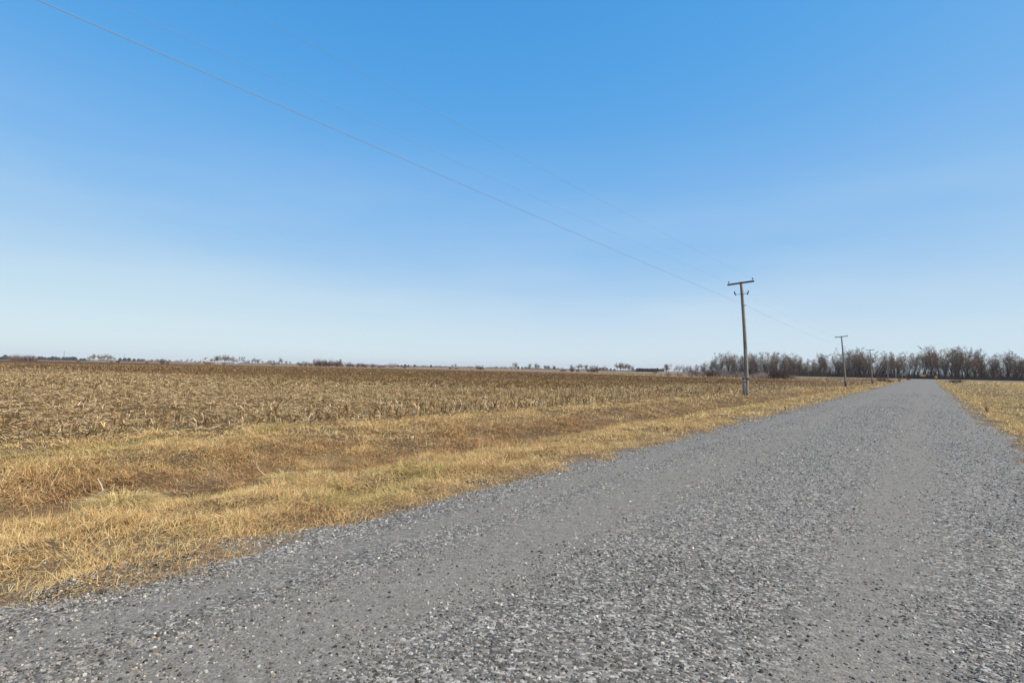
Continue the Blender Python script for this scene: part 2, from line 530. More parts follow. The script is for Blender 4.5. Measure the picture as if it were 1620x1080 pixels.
xr = np.linspace(-5.4, 2.1, 70)
yr = np.concatenate([np.arange(-20, 30, 0.3), growing(30, 237.4, 0.4, 1.03)])
o = grid_sheet('gravel_road', xr, yr, road_h, M_ROAD)
tag(o, 'grey gravel road running straight to the crossroad', None, None, 'structure')

# crossroad on a low bank
mb = MB()
prof = [(233.5, -0.45), (235.6, 0.22), (236.6, 0.34), (240.5, 0.42), (244.6, 0.34), (247.5, -0.1)]
xc = list(np.concatenate([-growing(12, 1900, 20, 1.25)[::-1], np.arange(-10, 12, 4), growing(14, 900, 20, 1.25)]))
for x in xc:
    for y, z in prof: mb.v.append((x, y, z))
k = len(prof)
for i in range(len(xc) - 1):
    for j in range(k - 1):
        mb.f.append((i * k + j, (i + 1) * k + j, (i + 1) * k + j + 1, i * k + j + 1))
o = mb.build('cross_road', M_CROSS)
tag(o, 'pale gravel crossroad on a low bank across the end of the gravel road', None, None, 'structure')

# ------------------------------------------------------------------ blade, stem and stone builders (numpy)
def blades(P, az, L, tilt, curl, W, C, roll_=None):
    """curved tapering blades: 5 points, 3 triangles each"""
    N = len(P)
    h = np.stack([np.cos(az), np.sin(az), np.zeros(N)], -1)
    side = np.stack([-np.sin(az), np.cos(az), np.zeros(N)], -1)
    upv = np.array([0, 0, 1.0])
    d1 = h * np.sin(tilt)[:, None] + upv * np.cos(tilt)[:, None]
    t2 = tilt + curl
    d2 = h * np.sin(t2)[:, None] + upv * np.cos(t2)[:, None]
    if roll_ is not None:
        side = side * np.cos(roll_)[:, None] + np.cross(d1, side) * np.sin(roll_)[:, None]
    p1 = P + d1 * (L * 0.5)[:, None]; p2 = p1 + d2 * (L * 0.5)[:, None]
    s = side * (W * 0.5)[:, None]
    v = np.stack([P - s, P + s, p1 - s * 0.8, p1 + s * 0.8, p2], 1).reshape(-1, 3)
    f = (np.array([[0, 1, 3], [0, 3, 2], [2, 3, 4]])[None] + 5 * np.arange(N)[:, None, None]).reshape(-1, 3)
    c = np.repeat(C, 5, axis=0)
    return v, f, c


def spikes(P, D, R, C=None):
    """three-sided tapering stems from P along D: 4 points, 3 triangles"""
    N = len(P)
    a = np.cross(D, np.array([0.31, 0.77, 0.21])); a /= np.linalg.norm(a, axis=1, keepdims=True) + 1e-9
    b = np.cross(D, a); b /= np.linalg.norm(b, axis=1, keepdims=True) + 1e-9
    ring = [P + (a * math.cos(t) + b * math.sin(t)) * R[:, None] for t in (0, 2.094, 4.189)]
    v = np.stack(ring + [P + D], 1).reshape(-1, 3)
    f = (np.array([[0, 1, 3], [1, 2, 3], [2, 0, 3]])[None] + 4 * np.arange(N)[:, None, None]).reshape(-1, 3)
    return v, f, (np.repeat(C, 4, axis=0) if C is not None else None)


def stalks(P, az, H, tilt, R, C):
    """cut stalks: three-sided prisms with a top, 6 points, 7 triangles"""
    N = len(P)
    d = np.stack([np.cos(az) * np.sin(tilt), np.sin(az) * np.sin(tilt), np.cos(tilt)], -1) * H[:, None]
    vs_ = []
    for q, e in ((0, 1.0), (1, 0.8)):
        for t in (0, 2.094, 4.189):
            vs_.append(P + d * q + np.stack([np.cos(az + t), np.sin(az + t), np.zeros(N)], -1) * (R * e)[:, None])
    v = np.stack(vs_, 1).reshape(-1, 3)
    t = np.array([[0, 1, 4], [0, 4, 3], [1, 2, 5], [1, 5, 4], [2, 0, 3], [2, 3, 5], [3, 4, 5]])
    f = (t[None] + 6 * np.arange(N)[:, None, None]).reshape(-1, 3)
    return v, f, np.repeat(C, 6, axis=0), d


def join(parts):
    vv, ff, cc, n = [], [], [], 0
    for p in parts:
        vv.append(p[0]); ff.append(p[1] + n); cc.append(p[2]); n += len(p[0])
    return np.concatenate(vv), np.concatenate(ff), np.concatenate(cc)


def pal(N, cols, w, jit=0.12):
    c = np.array(cols)[rng.choice(len(cols), N, p=np.array(w) / sum(w))]
    return np.clip(c * (1 + jit * rng.standard_normal((N, 1))) * (1 + 0.022 * rng.standard_normal((N, 3))), 0.01, 0.9)


def sector(n, rmin, rmax, wide=54):
    """random points round the camera's foot, uniform by area, in the wide sector it faces"""
    r = np.sqrt(rng.uniform(rmin ** 2, rmax ** 2, n)); a = np.radians(-36.2 + rng.uniform(-wide, wide, n))
    return r * np.sin(a), r * np.cos(a), r


# ------------------------------------------------------------------ gravel stones
def make_stones():
    parts = []

    def dens(x, y):
        w = fbm(x * 0.5, y * 0.16, 2) * 0.9 - 0.45
        t = x + w
        g = lambda c, s: np.exp(-((t - c) / s) ** 2)
        d = 1 - 0.72 * np.maximum.reduce([g(-4.12, .28), g(-2.95, .48), g(-.42, .34)])
        d *= 0.55 + 0.75 * sstep(0.35, 0.65, fbm(x * 0.8, y * 0.3, 4))
        return np.clip(d, 0.05, 1.15)
    cols = [(.050, .047, .043), (.115, .107, .096), (.205, .188, .163), (.33, .302, .26), (.50, .46, .40), (.31, .235, .165), (.66, .61, .53)]
    w = [.14, .25, .28, .20, .08, .045, .005]
    for rmin, rmax, per, size, hi in ((2.2, 5.2, 2200, .0070, True), (5.2, 9.0, 950, .0088, False), (9, 17, 430, .0110, False), (17, 34, 130, .0145, False), (34, 60, 20, .020, False)):
        area = math.radians(108) * (rmax ** 2 - rmin ** 2) / 2
        n = int(area * per)
        x, y, r = sector(n, rmin, rmax)
        spill = np.where(x < -1.6, sstep(-6.2, -4.9, x - .5 * (fbm(y * .9, 2.2, 1) - .5)), sstep(2.7, 1.5, x)) ** 2
        keep = rng.random(n) < dens(x, y) * spill
        x, y = x[keep], y[keep]; n = len(x)
        s = size * np.exp(rng.standard_normal(n) * 0.38)
        s = np.minimum(s, size * 2.0)
        big = rng.random(n) < 0.006
        s[big] *= 1.5
        z = np.maximum(road_h(x, y), ground_h(x, y))
        c = pal(n, cols, w)
        rot = rng.uniform(0, 6.283, n)
        if hi:
            ring = [(math.cos(i * 1.0472), math.sin(i * 1.0472), -0.25) for i in range(6)] + \
                   [(.72 * math.cos(i * 1.2566 + .3), .72 * math.sin(i * 1.2566 + .3), .42) for i in range(5)] + [(.12, .05, .68)]
            T = np.array(ring)
            tri = [(i, (i + 1) % 6, 6 + (i * 5 // 6)) for i in range(6)] + \
                  [((i + 1) % 6 if True else 0, 6 + ((i * 5 // 6) + 1) % 5, 6 + (i * 5 // 6)) for i in (0, 2, 3, 4, 5)] + [(6 + i, 6 + (i + 1) % 5, 11) for i in range(5)]
            F = np.array(tri)
        else:
            T = np.array([(math.cos(i * 1.2566), math.sin(i * 1.2566), -.1) for i in range(5)] + [(.15, .1, .66)])
            F = np.array([(i, (i + 1) % 5, 5) for i in range(5)])
        k = len(T)
        J = T[None] * (1 + 0.22 * rng.standard_normal((n, k, 1)).clip(-1.6, 1.6))
        J = J * np.stack([1 + .18 * rng.random(n), .80 + .25 * rng.random(n), .9 + .5 * rng.random(n)], -1)[:, None, :]
        cr, sr = np.cos(rot)[:, None], np.sin(rot)[:, None]
        V = np.stack([J[..., 0] * cr - J[..., 1] * sr, J[..., 0] * sr + J[..., 1] * cr, J[..., 2]], -1) * s[:, None, None]
        V += np.stack([x, y, z], -1)[:, None, :]
        parts.append((V.reshape(-1, 3), (F[None] + k * np.arange(n)[:, None, None]).reshape(-1, 3), np.repeat(c, k, axis=0)))
    v, f, c = join(parts)
    o = link('gravel_stones', np_mesh('gravel_stones', v, f, c), M_STONE)
    tag(o, 'loose crushed grey stones lying on the gravel road', 'gravel', None, 'stuff')
    return len(f)


n_st = make_stones()

# ------------------------------------------------------------------ dry verge grass
def make_grass():
    parts = []
    gold = [(.69, .475, .20), (.77, .58, .285), (.59, .37, .14), (.81, .64, .36), (.45, .275, .11)]
    rust = [(.47, .275, .12), (.55, .34, .155), (.34, .195, .09), (.62, .42, .20)]
    olive = [(.58, .44, .17), (.66, .51, .215), (.49, .365, .135), (.72, .56, .27)]
    for rmin, rmax, per, wd, lm in ((3.5, 8, 4400, .0037, .8), (8, 13, 2350, .0056, .8), (13, 20, 840, .0094, .82), (20, 34, 235, .0175, .85), (34, 70, 48, .038, 1.0), (70, 150, 7, .08, 1.3), (150, 235, 2, .16, 1.7)):
        area = math.radians(108) * (rmax ** 2 - rmin ** 2) / 2
        n = int(area * per)
        x, y, r = sector(n, rmin, rmax)
        fe = field_edge(y)
        left = (x < -4.68 + 1.0 * (fbm(y * 1.1, 1.1, 0, 4) - .5) + .35 * (fbm(y * .25, 8.1, 3) - .5)) & (x > fe - 0.1 + 0.5 * (fbm(y * 2.1, 4.1, 1) - .5))
        right = (x > 1.34 + .5 * (fbm(y * 1.3, 5.1, 0) - .5)) & (x < 60)
        end = (y > FIELD_END) & (y < 233) & (x < -4.6)
        keep = left | right | end
        x, y, r = x[keep], y[keep], r[keep]
        # clumps: density follows patches, thin in the ditch floor and at the road edge
        pt = fbm(x * 1.6, y * 1.3, 3, 4)
        ditch = np.exp(-((x + 8.5) / .8) ** 2) * (0.25 + 0.9 * fbm(x * .5, y * .22, 6)) * (x < 0)
        edge = np.clip(sstep(-5.35, -4.7, x) * (x < 0) + sstep(2.3, 1.5, x) * (x > 0), 0, 1)
        d = 0.50 + 0.7 * sstep(.32, .60, pt) - 0.25 * ditch - 0.55 * edge
        keep = rng.random(len(x)) < d
        x, y, r, pt, ditch, edge = (q[keep] for q in (x, y, r, pt, ditch, edge))
        n = len(x)
        cl = fbm(x * 0.45 + 3, y * 0.3, 5, 3); cl2 = vnoise(x * 1.9, y * 1.6, 7)
        C = pal(n, gold, [.3, .3, .2, .12, .08])
        Rr = pal(n, rust, [.35, .35, .2, .1]); O = pal(n, olive, [.3, .3, .25, .15])
        slope = np.exp(-((x + 9.2) / 1.2) ** 2) * (x < 0)
        m_ = rng.random(n) < np.clip(0.10 + 0.75 * slope * sstep(.30, .55, cl) + 1.0 * ditch + 0.45 * edge + .35 * sstep(.6, .8, cl2), 0, .92)
        C[m_] = Rr[m_]
        m_ = rng.random(n) < np.clip(0.8 * sstep(.60, .72, fbm(x * .5 + 8, y * .4 + 2, 2, 3)) * (1 - .7 * slope) * (1 - edge), 0, .85)
        C[m_] = O[m_]
        # blades of one clump lie the same way, matted over each other
        ca = 6.283 * 2.2 * fbm(x * 1.3 + 11, y * 1.3, 0, 2)
        az = ca + rng.standard_normal(n) * 1.25
        tilt = np.clip(rng.normal(1.22, .32, n) - .25 * sstep(.6, .8, pt), .1, 1.56)
        curl = np.clip(rng.normal(.35, .75, n), -1.0, 1.6)
        L = lm * (.08 + .13 * rng.random(n) + .13 * sstep(.5, .75, pt) * rng.random(n)) * (1 - .2 * ditch.clip(0, 1)) * (1 - .45 * edge)
        lift = rng.random(n) * (.02 + .10 * sstep(.42, .72, pt)) * (1 - .8 * edge) * (1 - .6 * ditch.clip(0, 1))
        z = ground_h(x, y) - 0.006 + lift
        tall = (y > 60) & (x < -9)
        L = np.where(tall | (y > FIELD_END), L * 1.7, L)
        W = wd * (.6 + .8 * rng.random(n))
        parts.append(blades(np.stack([x, y, z], -1), az, L, tilt, curl, W, C, rng.uniform(-.7, .7, n)))
    v, f, c = join(parts)
    o = link('dry_grass', np_mesh('dry_grass', v, f, c), M_GRASS)
    tag(o, 'matted dry golden grass on the verges and in the ditch', 'grass', None, 'stuff')
    return len(f)


n_gr = make_grass()

# ------------------------------------------------------------------ corn stubble and residue
CORN = [(.48, .325, .155), (.58, .425, .23), (.33, .205, .088), (.66, .505, .30), (.20, .125, .055)]
BROWN = [(.26, .162, .066), (.34, .22, .095), (.18, .11, .045), (.42, .29, .135)]


def zone(x, y):
    w = 8 * (fbm(x * .06, y * .06, 1) - .5)
    return sstep(27, 40, y + w) * sstep(-20, -30, x + w)


def corn_parts(x, y, scale, leaf_n, wide):
    n = len(x); z = field_h(x, y)
    P = np.stack([x, y, z], -1)
    zc = zone(x, y)
    C = pal(n, CORN, [.3, .25, .25, .1, .1]); B = pal(n, BROWN, [.3, .3, .25, .15])
    mk = rng.random(n) < .93 * zc; C[mk] = B[mk]
    az = rng.uniform(0, 6.283, n); H = (.10 + .20 * rng.random(n)) * scale * (1 + .55 * sstep(5, 13, y) * sstep(-26, -15, x))
    tilt = np.abs(rng.normal(0, .28, n)); lie = rng.random(n) < .18; tilt[lie] = rng.uniform(.8, 1.45, lie.sum())
    v, f, c, d = stalks(P, az, H, tilt, (.010 + .006 * rng.random(n)) * wide, C * .92)
    out = [(v, f, c)]
    for q in range(leaf_n):
        t = rng.random(n) * .8 + .1
        A = rng.uniform(0, 6.283, n)
        out.append(blades(P + d * t[:, None], A, (.12 + .2 * rng.random(n)) * scale, rng.uniform(.3, 1.2, n), rng.uniform(.5, 1.6, n),
                          (.012 + .016 * rng.random(n)) * wide, C * (.9 + .25 * rng.random((n, 1))), rng.uniform(-.8, .8, n)))
    return out


ROW = 0.76
near_stalks = []


def make_corn():
    parts = []
    # every plant of the rows within 42 m; rows run beside the verge
    sv, yv = np.meshgrid(np.arange(.35, 75, ROW), np.arange(-4, 60, .19))
    s = sv.ravel(); y = yv.ravel()
    y = y + rng.uniform(-.06, .06, len(y)); x = field_edge(y) - s + rng.normal(0, .035, len(y))
    r = np.hypot(x, y); a = np.degrees(np.arctan2(x, y)) + 36.2
    k = (r < 42) & (np.abs(a) < 54) & (rng.random(len(x)) < .88)
    # ground down by the turning machine in the nearest corner
    flat = sstep(26, 10, y) * sstep(-14, -17, x)
    k &= rng.random(len(x)) < 1 - .78 * flat
    x, y, s, r = x[k], y[k], s[k], r[k]
    first = np.argsort(r + 2.5 * (s > .9) * s)[:300]
    sel = np.zeros(len(x), bool); sel[first] = True
    near_stalks.extend(zip(x[sel], y[sel]))
    parts += corn_parts(x[~sel], y[~sel], 1.0, 3, 1.0)
    # farther rows, two plants drawn as one tuft
    n = 26000
    xx, yy, r = sector(n, 42, 115, 54)
    k = (xx < field_edge(yy) - .3) & (yy < FIELD_END - 2)
    xx, yy = xx[k], yy[k]
    sidx = np.round((field_edge(yy) - xx - .35) / ROW) * ROW + .35
    xx = field_edge(yy) - sidx
    parts += corn_parts(xx, yy, .85, 1, 2.0)
    n = 60000
    xx, yy, r = sector(n, 115, 330, 54)
    k = (xx < field_edge(yy) - .3) & (yy < FIELD_END - 2)
    xx, yy = xx[k], yy[k]; n = len(xx)
    zc = zone(xx, yy); C = pal(n, CORN, [.3, .2, .3, .1, .1]); B = pal(n, BROWN, [.3, .3, .25, .15])
    mk = rng.random(n) < .93 * zc; C[mk] = B[mk]
    parts.append(blades(np.stack([xx, yy, field_h(xx, yy)], -1), rng.uniform(0, 6.28, n), .2 + .16 * rng.random(n), rng.uniform(0, .9, n), rng.uniform(0, 1, n), .10 + .10 * rng.random(n), C))
    # husks, leaves and broken stalks lying flat
    for rmin, rmax, per, wd, ln in ((12, 22, 200, .017, .18), (22, 42, 85, .027, .24), (42, 90, 12, .06, .42)):
        n = int(math.radians(108) * (rmax ** 2 - rmin ** 2) / 2 * per)
        x, y, r = sector(n, rmin, rmax, 54)
        k = (x < field_edge(y) + .15) & (y < FIELD_END) & (rng.random(n) < .35 + .9 * sstep(.35, .65, fbm(x * .9, y * .5, 6)))
        x, y = x[k], y[k]; n = len(x)
        zc = zone(x, y); C = pal(n, CORN, [.3, .28, .2, .14, .08]); B = pal(n, BROWN, [.3, .3, .2, .2])
        mk = rng.random(n) < .93 * zc; C[mk] = B[mk]
        gr = (rng.random(n) < .55 * sstep(.5, .7, fbm(x * .08, y * .08, 3)))
        C[gr] *= np.array([.93, 1.0, .98])
        P = np.stack([x, y, field_h(x, y) + .015 + .05 * rng.random(n)], -1)
        parts.append(blades(P, rng.uniform(0, 6.28, n), ln * (.5 + rng.random(n)), rng.normal(1.45, .16, n), rng.normal(.1, .25, n), wd * (.4 + rng.random(n)), C, rng.uniform(-.7, .7, n)))
    v, f, c = join(parts)
    o = link('corn_stubble', np_mesh('corn_stubble', v, f, c), M_CORN)
    tag(o, 'harvested corn stubble with husks and broken leaves covering the field', 'corn stubble', None, 'stuff')
    return len(f)


n_co = make_corn()
print('tris', n_st, n_gr, n_co)

# the stalks of the first rows, one object each
stalk_meshes = []
for i in range(14):
    P = np.zeros((1, 3)); H = np.array([.14 + .2 * rng.random()]); az = rng.uniform(0, 6.28, 1)
    tl = np.array([abs(rng.normal(0, .22)) if i % 5 else 1.0]); C = pal(1, CORN, [.3, .3, .25, .1, .05])
    prt = stalks(P, az, H, tl, np.array([.0105]), C * .85)
    ps = [prt[:3]]
    for q in range(4):
        ps.append(blades(prt[3] * (.1 + .8 * rng.random()), rng.uniform(0, 6.28, 1), np.array([.15 + .18 * rng.random()]), rng.uniform(.3, 1.1, 1), rng.uniform(.6, 1.7, 1),
                         np.array([.015 + .016 * rng.random()]), C * (.9 + .3 * rng.random()), rng.uniform(-.8, .8, 1)))
    me = np_mesh('corn_stalk', *join(ps)); me.materials.append(M_CORN); stalk_meshes.append((me, i % 5 == 0))
for x, y in near_stalks:
    me, lying = stalk_meshes[rng.integers(len(stalk_meshes))]
    o = link('corn_stalk', me, None, None, (x, y, float(field_h(x, y)) - .01), (0, 0, rng.uniform(0, 6.28)))
    sc_ = (.8 + .4 * rng.random()) * (1 + .4 * float(sstep(5, 13, y))); o.scale = (sc_, sc_, sc_)
    tag(o, 'short cut corn stalk tipped over in the stubble rows beside the verge' if lying else 'short cut corn stalk standing in the stubble rows beside the verge',
        'corn stalk', 'cut stalks in the rows beside the verge')

# ------------------------------------------------------------------ loose litter on the verge
def husk(name, px, py, zoff, length, az, label, bend=0.6, w=.03, c=(.55, .47, .33), cat='corn leaf', tilt=.5):
    p = on_ground(px, py, zoff); x, y = p[0], p[1]; z = float(ground_h(x, y))
    mb_ = MB(); n = 9; pts = []
    for i in range(n):
        t = i / (n - 1); th = tilt + bend * t
        if i == 0: q = Vector((0, 0, 0))
        else: q = pts[-1] + Vector((math.cos(az + .5 * math.sin(4 * t)) * math.sin(th), math.sin(az + .5 * math.sin(4 * t)) * math.sin(th), math.cos(th))) * length / (n - 1)
        pts.append(q)
    V = []
    for i, q in enumerate(pts):
        ww = w * (.35 + math.sin(math.pi * min(1, i / (n - 1) * .9 + .08))) * .5
        sdv = Vector((-math.sin(az + .4 * i), math.cos(az + .4 * i), .3)).normalized() * ww
        V += [q - sdv, q + Vector((0, 0, ww * .35)), q + sdv]
    Fq = []
    for i in range(n - 1):
        for j in (0, 1): Fq.append((3 * i + j, 3 * i + j + 1, 3 * i + j + 4, 3 * i + j + 3))
    mb_.poly(V, Fq)
    mt = bpy.data.materials.get('husk_' + name) or mat_plain('husk_' + name, c, .8, .25, 12)
    o_ = mb_.build(name, mt, None, True, loc=(x, y, z))
    return tag(o_, label, cat)


def stem_piece(name, px, py, zoff, pts, r, label, c, cat):
    p = on_ground(px, py, zoff); mt = bpy.data.materials.get('stem_' + name) or mat_plain('stem_' + name, c, .8, .25, 12)
    f_ = np.array((-math.sin(YAW), math.cos(YAW))); q_ = np.array((math.cos(YAW), math.sin(YAW)))   # across and along the verge
    P_ = [(a_ * q_[0] + d_ * f_[0], a_ * q_[1] + d_ * f_[1], z_) for a_, d_, z_ in pts]
    n_ = len(P_); rad = [r * (1 - .6 * i / (n_ - 1)) for i in range(n_)]
    o_ = MB().tube(P_, rad, 7).build(name, mt, None, True, loc=(p[0], p[1], gh(p[0], p[1])))
    return tag(o_, label, cat)


def gh(x, y): return float(ground_h(x, y))


stem_piece('bent_corn_stalk', 425, 757, -.25, [(.05, 0, .0), (-.04, 0, .10), (-.16, .02, .18), (-.22, .02, .27), (-.21, .02, .38), (-.19, .02, .47)], .012,
           'pale bent corn stalk standing in the ditch grass beside the olive tuft', (.50, .37, .21), 'corn stalk')
stem_piece('corn_leaf', 160, 783, -.25, [(0, 0, .0), (.02, 0, .09), (.0, 0, .15), (-.05, .01, .22), (-.07, .01, .25)], .015,
           'pale curled corn leaf standing up at the tip of the big grass tuft', (.56, .46, .31), 'corn leaf')
stem_piece('corn_leaf', 150, 792, -.25, [(-.12, 0, .02), (.0, 0, .14), (.11, .0, .22), (.20, .0, .25), (.25, .0, .31)], .011,
           'tan corn leaf arching over the big grass tuft', (.52, .40, .23), 'corn leaf')
husk('corn_husk', 58, 808, -.22, .11, .6, 'whitish crumpled corn husk lying in the ditch grass', .8, .07, (.50, .44, .34), 'corn husk', 1.0)
husk('corn_husk', 650, 700, -.2, .15, 1.0, 'single pale corn husk on the ditch bank below the stubble edge', .9, .06, (.52, .43, .28), 'corn husk', .3)
husk('dead_twig', 1244, 654, -.03, .34, 2.2, 'dark dead twig sticking out of the verge grass at the road edge', .3, .04, (.07, .05, .04), 'twig', .15)


def tuft(px, py, zoff, rad, hgt, n, label, cols):
    p = on_ground(px, py, zoff); x0, y0 = p[0], p[1]; z0 = float(ground_h(x0, y0))
    a = rng.uniform(0, 6.283, n); q = rad * .45 * np.sqrt(rng.random(n))
    P = np.stack([q * np.cos(a), q * np.sin(a), np.zeros(n)], -1)
    az = a + rng.normal(0, .35, n)
    v, f, c = blades(P, az, hgt * (.6 + .7 * rng.random(n)), .15 + .9 * q / rad + .2 * rng.random(n), .9 + .6 * rng.random(n), .005 + .004 * rng.random(n), pal(n, cols, [1] * len(cols)), rng.uniform(-.6, .6, n))
    o_ = link('grass_tuft', np_mesh('grass_tuft', v, f, c), M_GRASS, None, (x0, y0, z0 - .01))
    return tag(o_, label, 'grass tuft')


OLV = [(.62, .47, .20), (.72, .56, .27), (.52, .38, .15), (.77, .61, .32)]
tuft(192, 800, -.15, .50, .46, 1800, 'big rounded olive straw grass tuft on the ditch bank', OLV)
tuft(447, 755, -.2, .36, .34, 900, 'olive grass tuft beside the pale bent corn stalk', OLV)
tuft(505, 745, -.15, .40, .28, 800, 'low wide olive grass tuft on the near ditch bank', OLV)

# ------------------------------------------------------------------ utility poles and wires
def make_pole(loc, H, lean, arm_drop, full, labels, arm_tilt=.03, rz=0.0):
    """lean: sideways offset of the top towards the field, in metres"""
    root = empty('utility_pole', loc, rz)
    tag(root, labels, 'utility pole', 'utility poles along the gravel road')
    ax = lambda z: -lean * (z / H) + .05 * math.sin(math.pi * z / H) * (1 if full else .4)
    rb, rtp = (.15, .10) if full else (.145, .095)
    n = 14
    pts = [(ax(H * i / n), .02 * math.sin(3 * i / n), H * i / n) for i in range(n + 1)]
    pts[0] = (0, 0, -.6)
    MB().tube(pts, [rb + (rtp - rb) * i / n for i in range(n + 1)], 14).build('shaft', M_POLE, root, True)
    za = H - arm_drop
    la = math.atan(lean / H) + arm_tilt
    R = Matrix.Rotation(-la, 3, 'Y')
    ca = Vector((ax(za), -.15, za))
    arm = MB().box(ca, (.915, .048, .058), R).build('crossarm', M_ARM, root)
    MB().tube([ca + Vector((0, -.08, 0)), ca + Vector((0, .30, 0))], .014, 6).build('through_bolt', M_DARK, arm)
    for s in (-1, 1):
        b0 = ca + R @ Vector((s * .84, 0, .055))
        tip = b0 + R @ Vector((s * (-.10 if s < 0 else .0) + (-.06 if s < 0 else -.02), 0, .16))
        ins = MB().tube([b0, tip], .012, 6).build('insulator_pin', M_DARK, arm)
        dd = (tip - b0).normalized()
        prof_ = [(.0, .024), (.03, .048), (.055, .035), (.075, .05), (.11, .036), (.125, .012)]
        g = MB().tube([b0 + dd * (.08 + a_) for a_, _ in prof_], [r_ for _, r_ in prof_], 10)
        g.build('insulator', M_PALEINS if not full else M_GLASS, arm, True)
    if full:
        zb = za - .80
        br = MB().tube([(ax(zb) - .42, -.16, zb - .02), (ax(zb) + .42, -.16, zb + .03)], .016, 6).build('spool_bracket', M_DARK, root)
        for s in (-1, 1):
            e = Vector((ax(zb) + s * .42, -.16, zb + .005 * s))
            MB().tube([e + Vector((-s * .05, 0, -.05)), e + Vector((0, 0, .0)), e + Vector((s * .045, 0, .12)), e + Vector((s * .05, 0, .22))], [.03, .045, .045, .03], 8).build('spool_insulator', M_DARK, br, True)
        zc = 6.42
        MB().tube([(ax(zc) + .05, -.05, zc), (ax(zc) + .26, -.12, zc)], .022, 6).build('wire_clamp', M_DARK, root)
        # old stub timber bolted beside the butt, with iron bands
        MB().tube([(-.15, -.13, -.5), (-.155, -.12, .6), (-.165, -.10, 1.30)], [.12, .112, .10], 10).build('stub_timber', M_POLE, root, True)
        for zz in (1.22,):
            band = MB(); m_ = 20; ring = []
            for i in range(m_):
                t = 2 * math.pi * i / m_
                ring.append((-.075 + .235 * math.cos(t), -.06 + .185 * math.sin(t)))
            V = [(x, y, zz - .04) for x, y in ring] + [(x, y, zz + .04) for x, y in ring]
            band.poly(V, [(i, (i + 1) % m_, m_ + (i + 1) % m_, m_ + i) for i in range(m_)])
            band.build('iron_band', M_DARK, root)
    else:
        MB().tube([(0, 0, -.5), (ax(.95), 0, .95)], rb * 1.10, 12).build('butt_wrap', M_DARK, root, True)
        MB().tube([(ax(.95), 0, .95), (ax(1.02), 0, 1.02)], rb * 1.16, 12).build('iron_band', M_STEEL, root, True)
    return root


def gh(x, y): return float(ground_h(x, y))


LINE_X = -10.55
specs = []   # (x, y, H, lean)
P1 = on_ground(1182, 625, 0.0)
specs.append((-10.85, -17.0, 8.3, .2, True, 'old wooden utility pole outside the stubble edge with double insulators'))
specs.append((P1[0] - .1, P1[1] + .4, 8.12, .40, True, 'old leaning wooden utility pole with banded stub timber at its butt'))
specs.append((at_y(1338, 106), 106, 8.2, .56, False, 'second utility pole along the road with a dark wrapped butt'))
specs.append((at_y(1380, 160), 160, 8.15, .42, False, 'third utility pole along the road standing before the grove'))
specs.append((at_y(1405, 215), 215, 7.9, .3, False, 'last utility pole at the crossroad bank'))
poles = []
for x, y, H, ln, full, lab in specs:
    poles.append(make_pole((x, y, gh(x, y)), H, ln, .10, full, lab))


def wire(name, pts_h, rad, label):
    mb_ = MB(); pts = []
    for (a, b, sag) in pts_h:
        a = Vector(a); b = Vector(b); n = 26
        for i in range(n if b is not pts_h[-1][1] else n + 1):
            t = i / n; q = a.lerp(b, t); q.z -= sag * 4 * t * (1 - t); pts.append(q)
    pts.append(Vector(pts_h[-1][1]))
    mb_.tube(pts, rad, 5)
    return tag(mb_.build(name, M_WIRE, None, True), label, 'power line', 'wires strung between the utility poles')


def hook(i, dx, dz):
    x, y, H, ln, full, _ = specs[i]
    return (x - ln * (1 if dz > -.5 else (H + dz) / H) + dx, y - .15, gh(x, y) + H + dz)


def spans(dx, dz, sags, first=None):
    hs = [hook(i, dx if not isinstance(dx, list) else dx[i], dz if not isinstance(dz, list) else dz[i]) for i in range(len(specs))]
    return [(hs[i], hs[i + 1], sags[i]) for i in range(len(specs) - 1)]


wire('overhead_wire', spans([.25, .24, .1, .1, .1], [-.88, -1.70, -1.5, -1.5, -1.5], [.12, .35, .3, .3]), .0056, 'lowest overhead wire clamped to the pole shafts below the crossarms')
wire('overhead_wire', spans(-.93, .06, [.22, .5, .5, .5]), .0023, 'thin upper overhead wire on the field side of the crossarms')
wire('overhead_wire', spans(.83, .14, [.22, .5, .5, .5]), .0023, 'thin upper overhead wire on the road side of the crossarms')

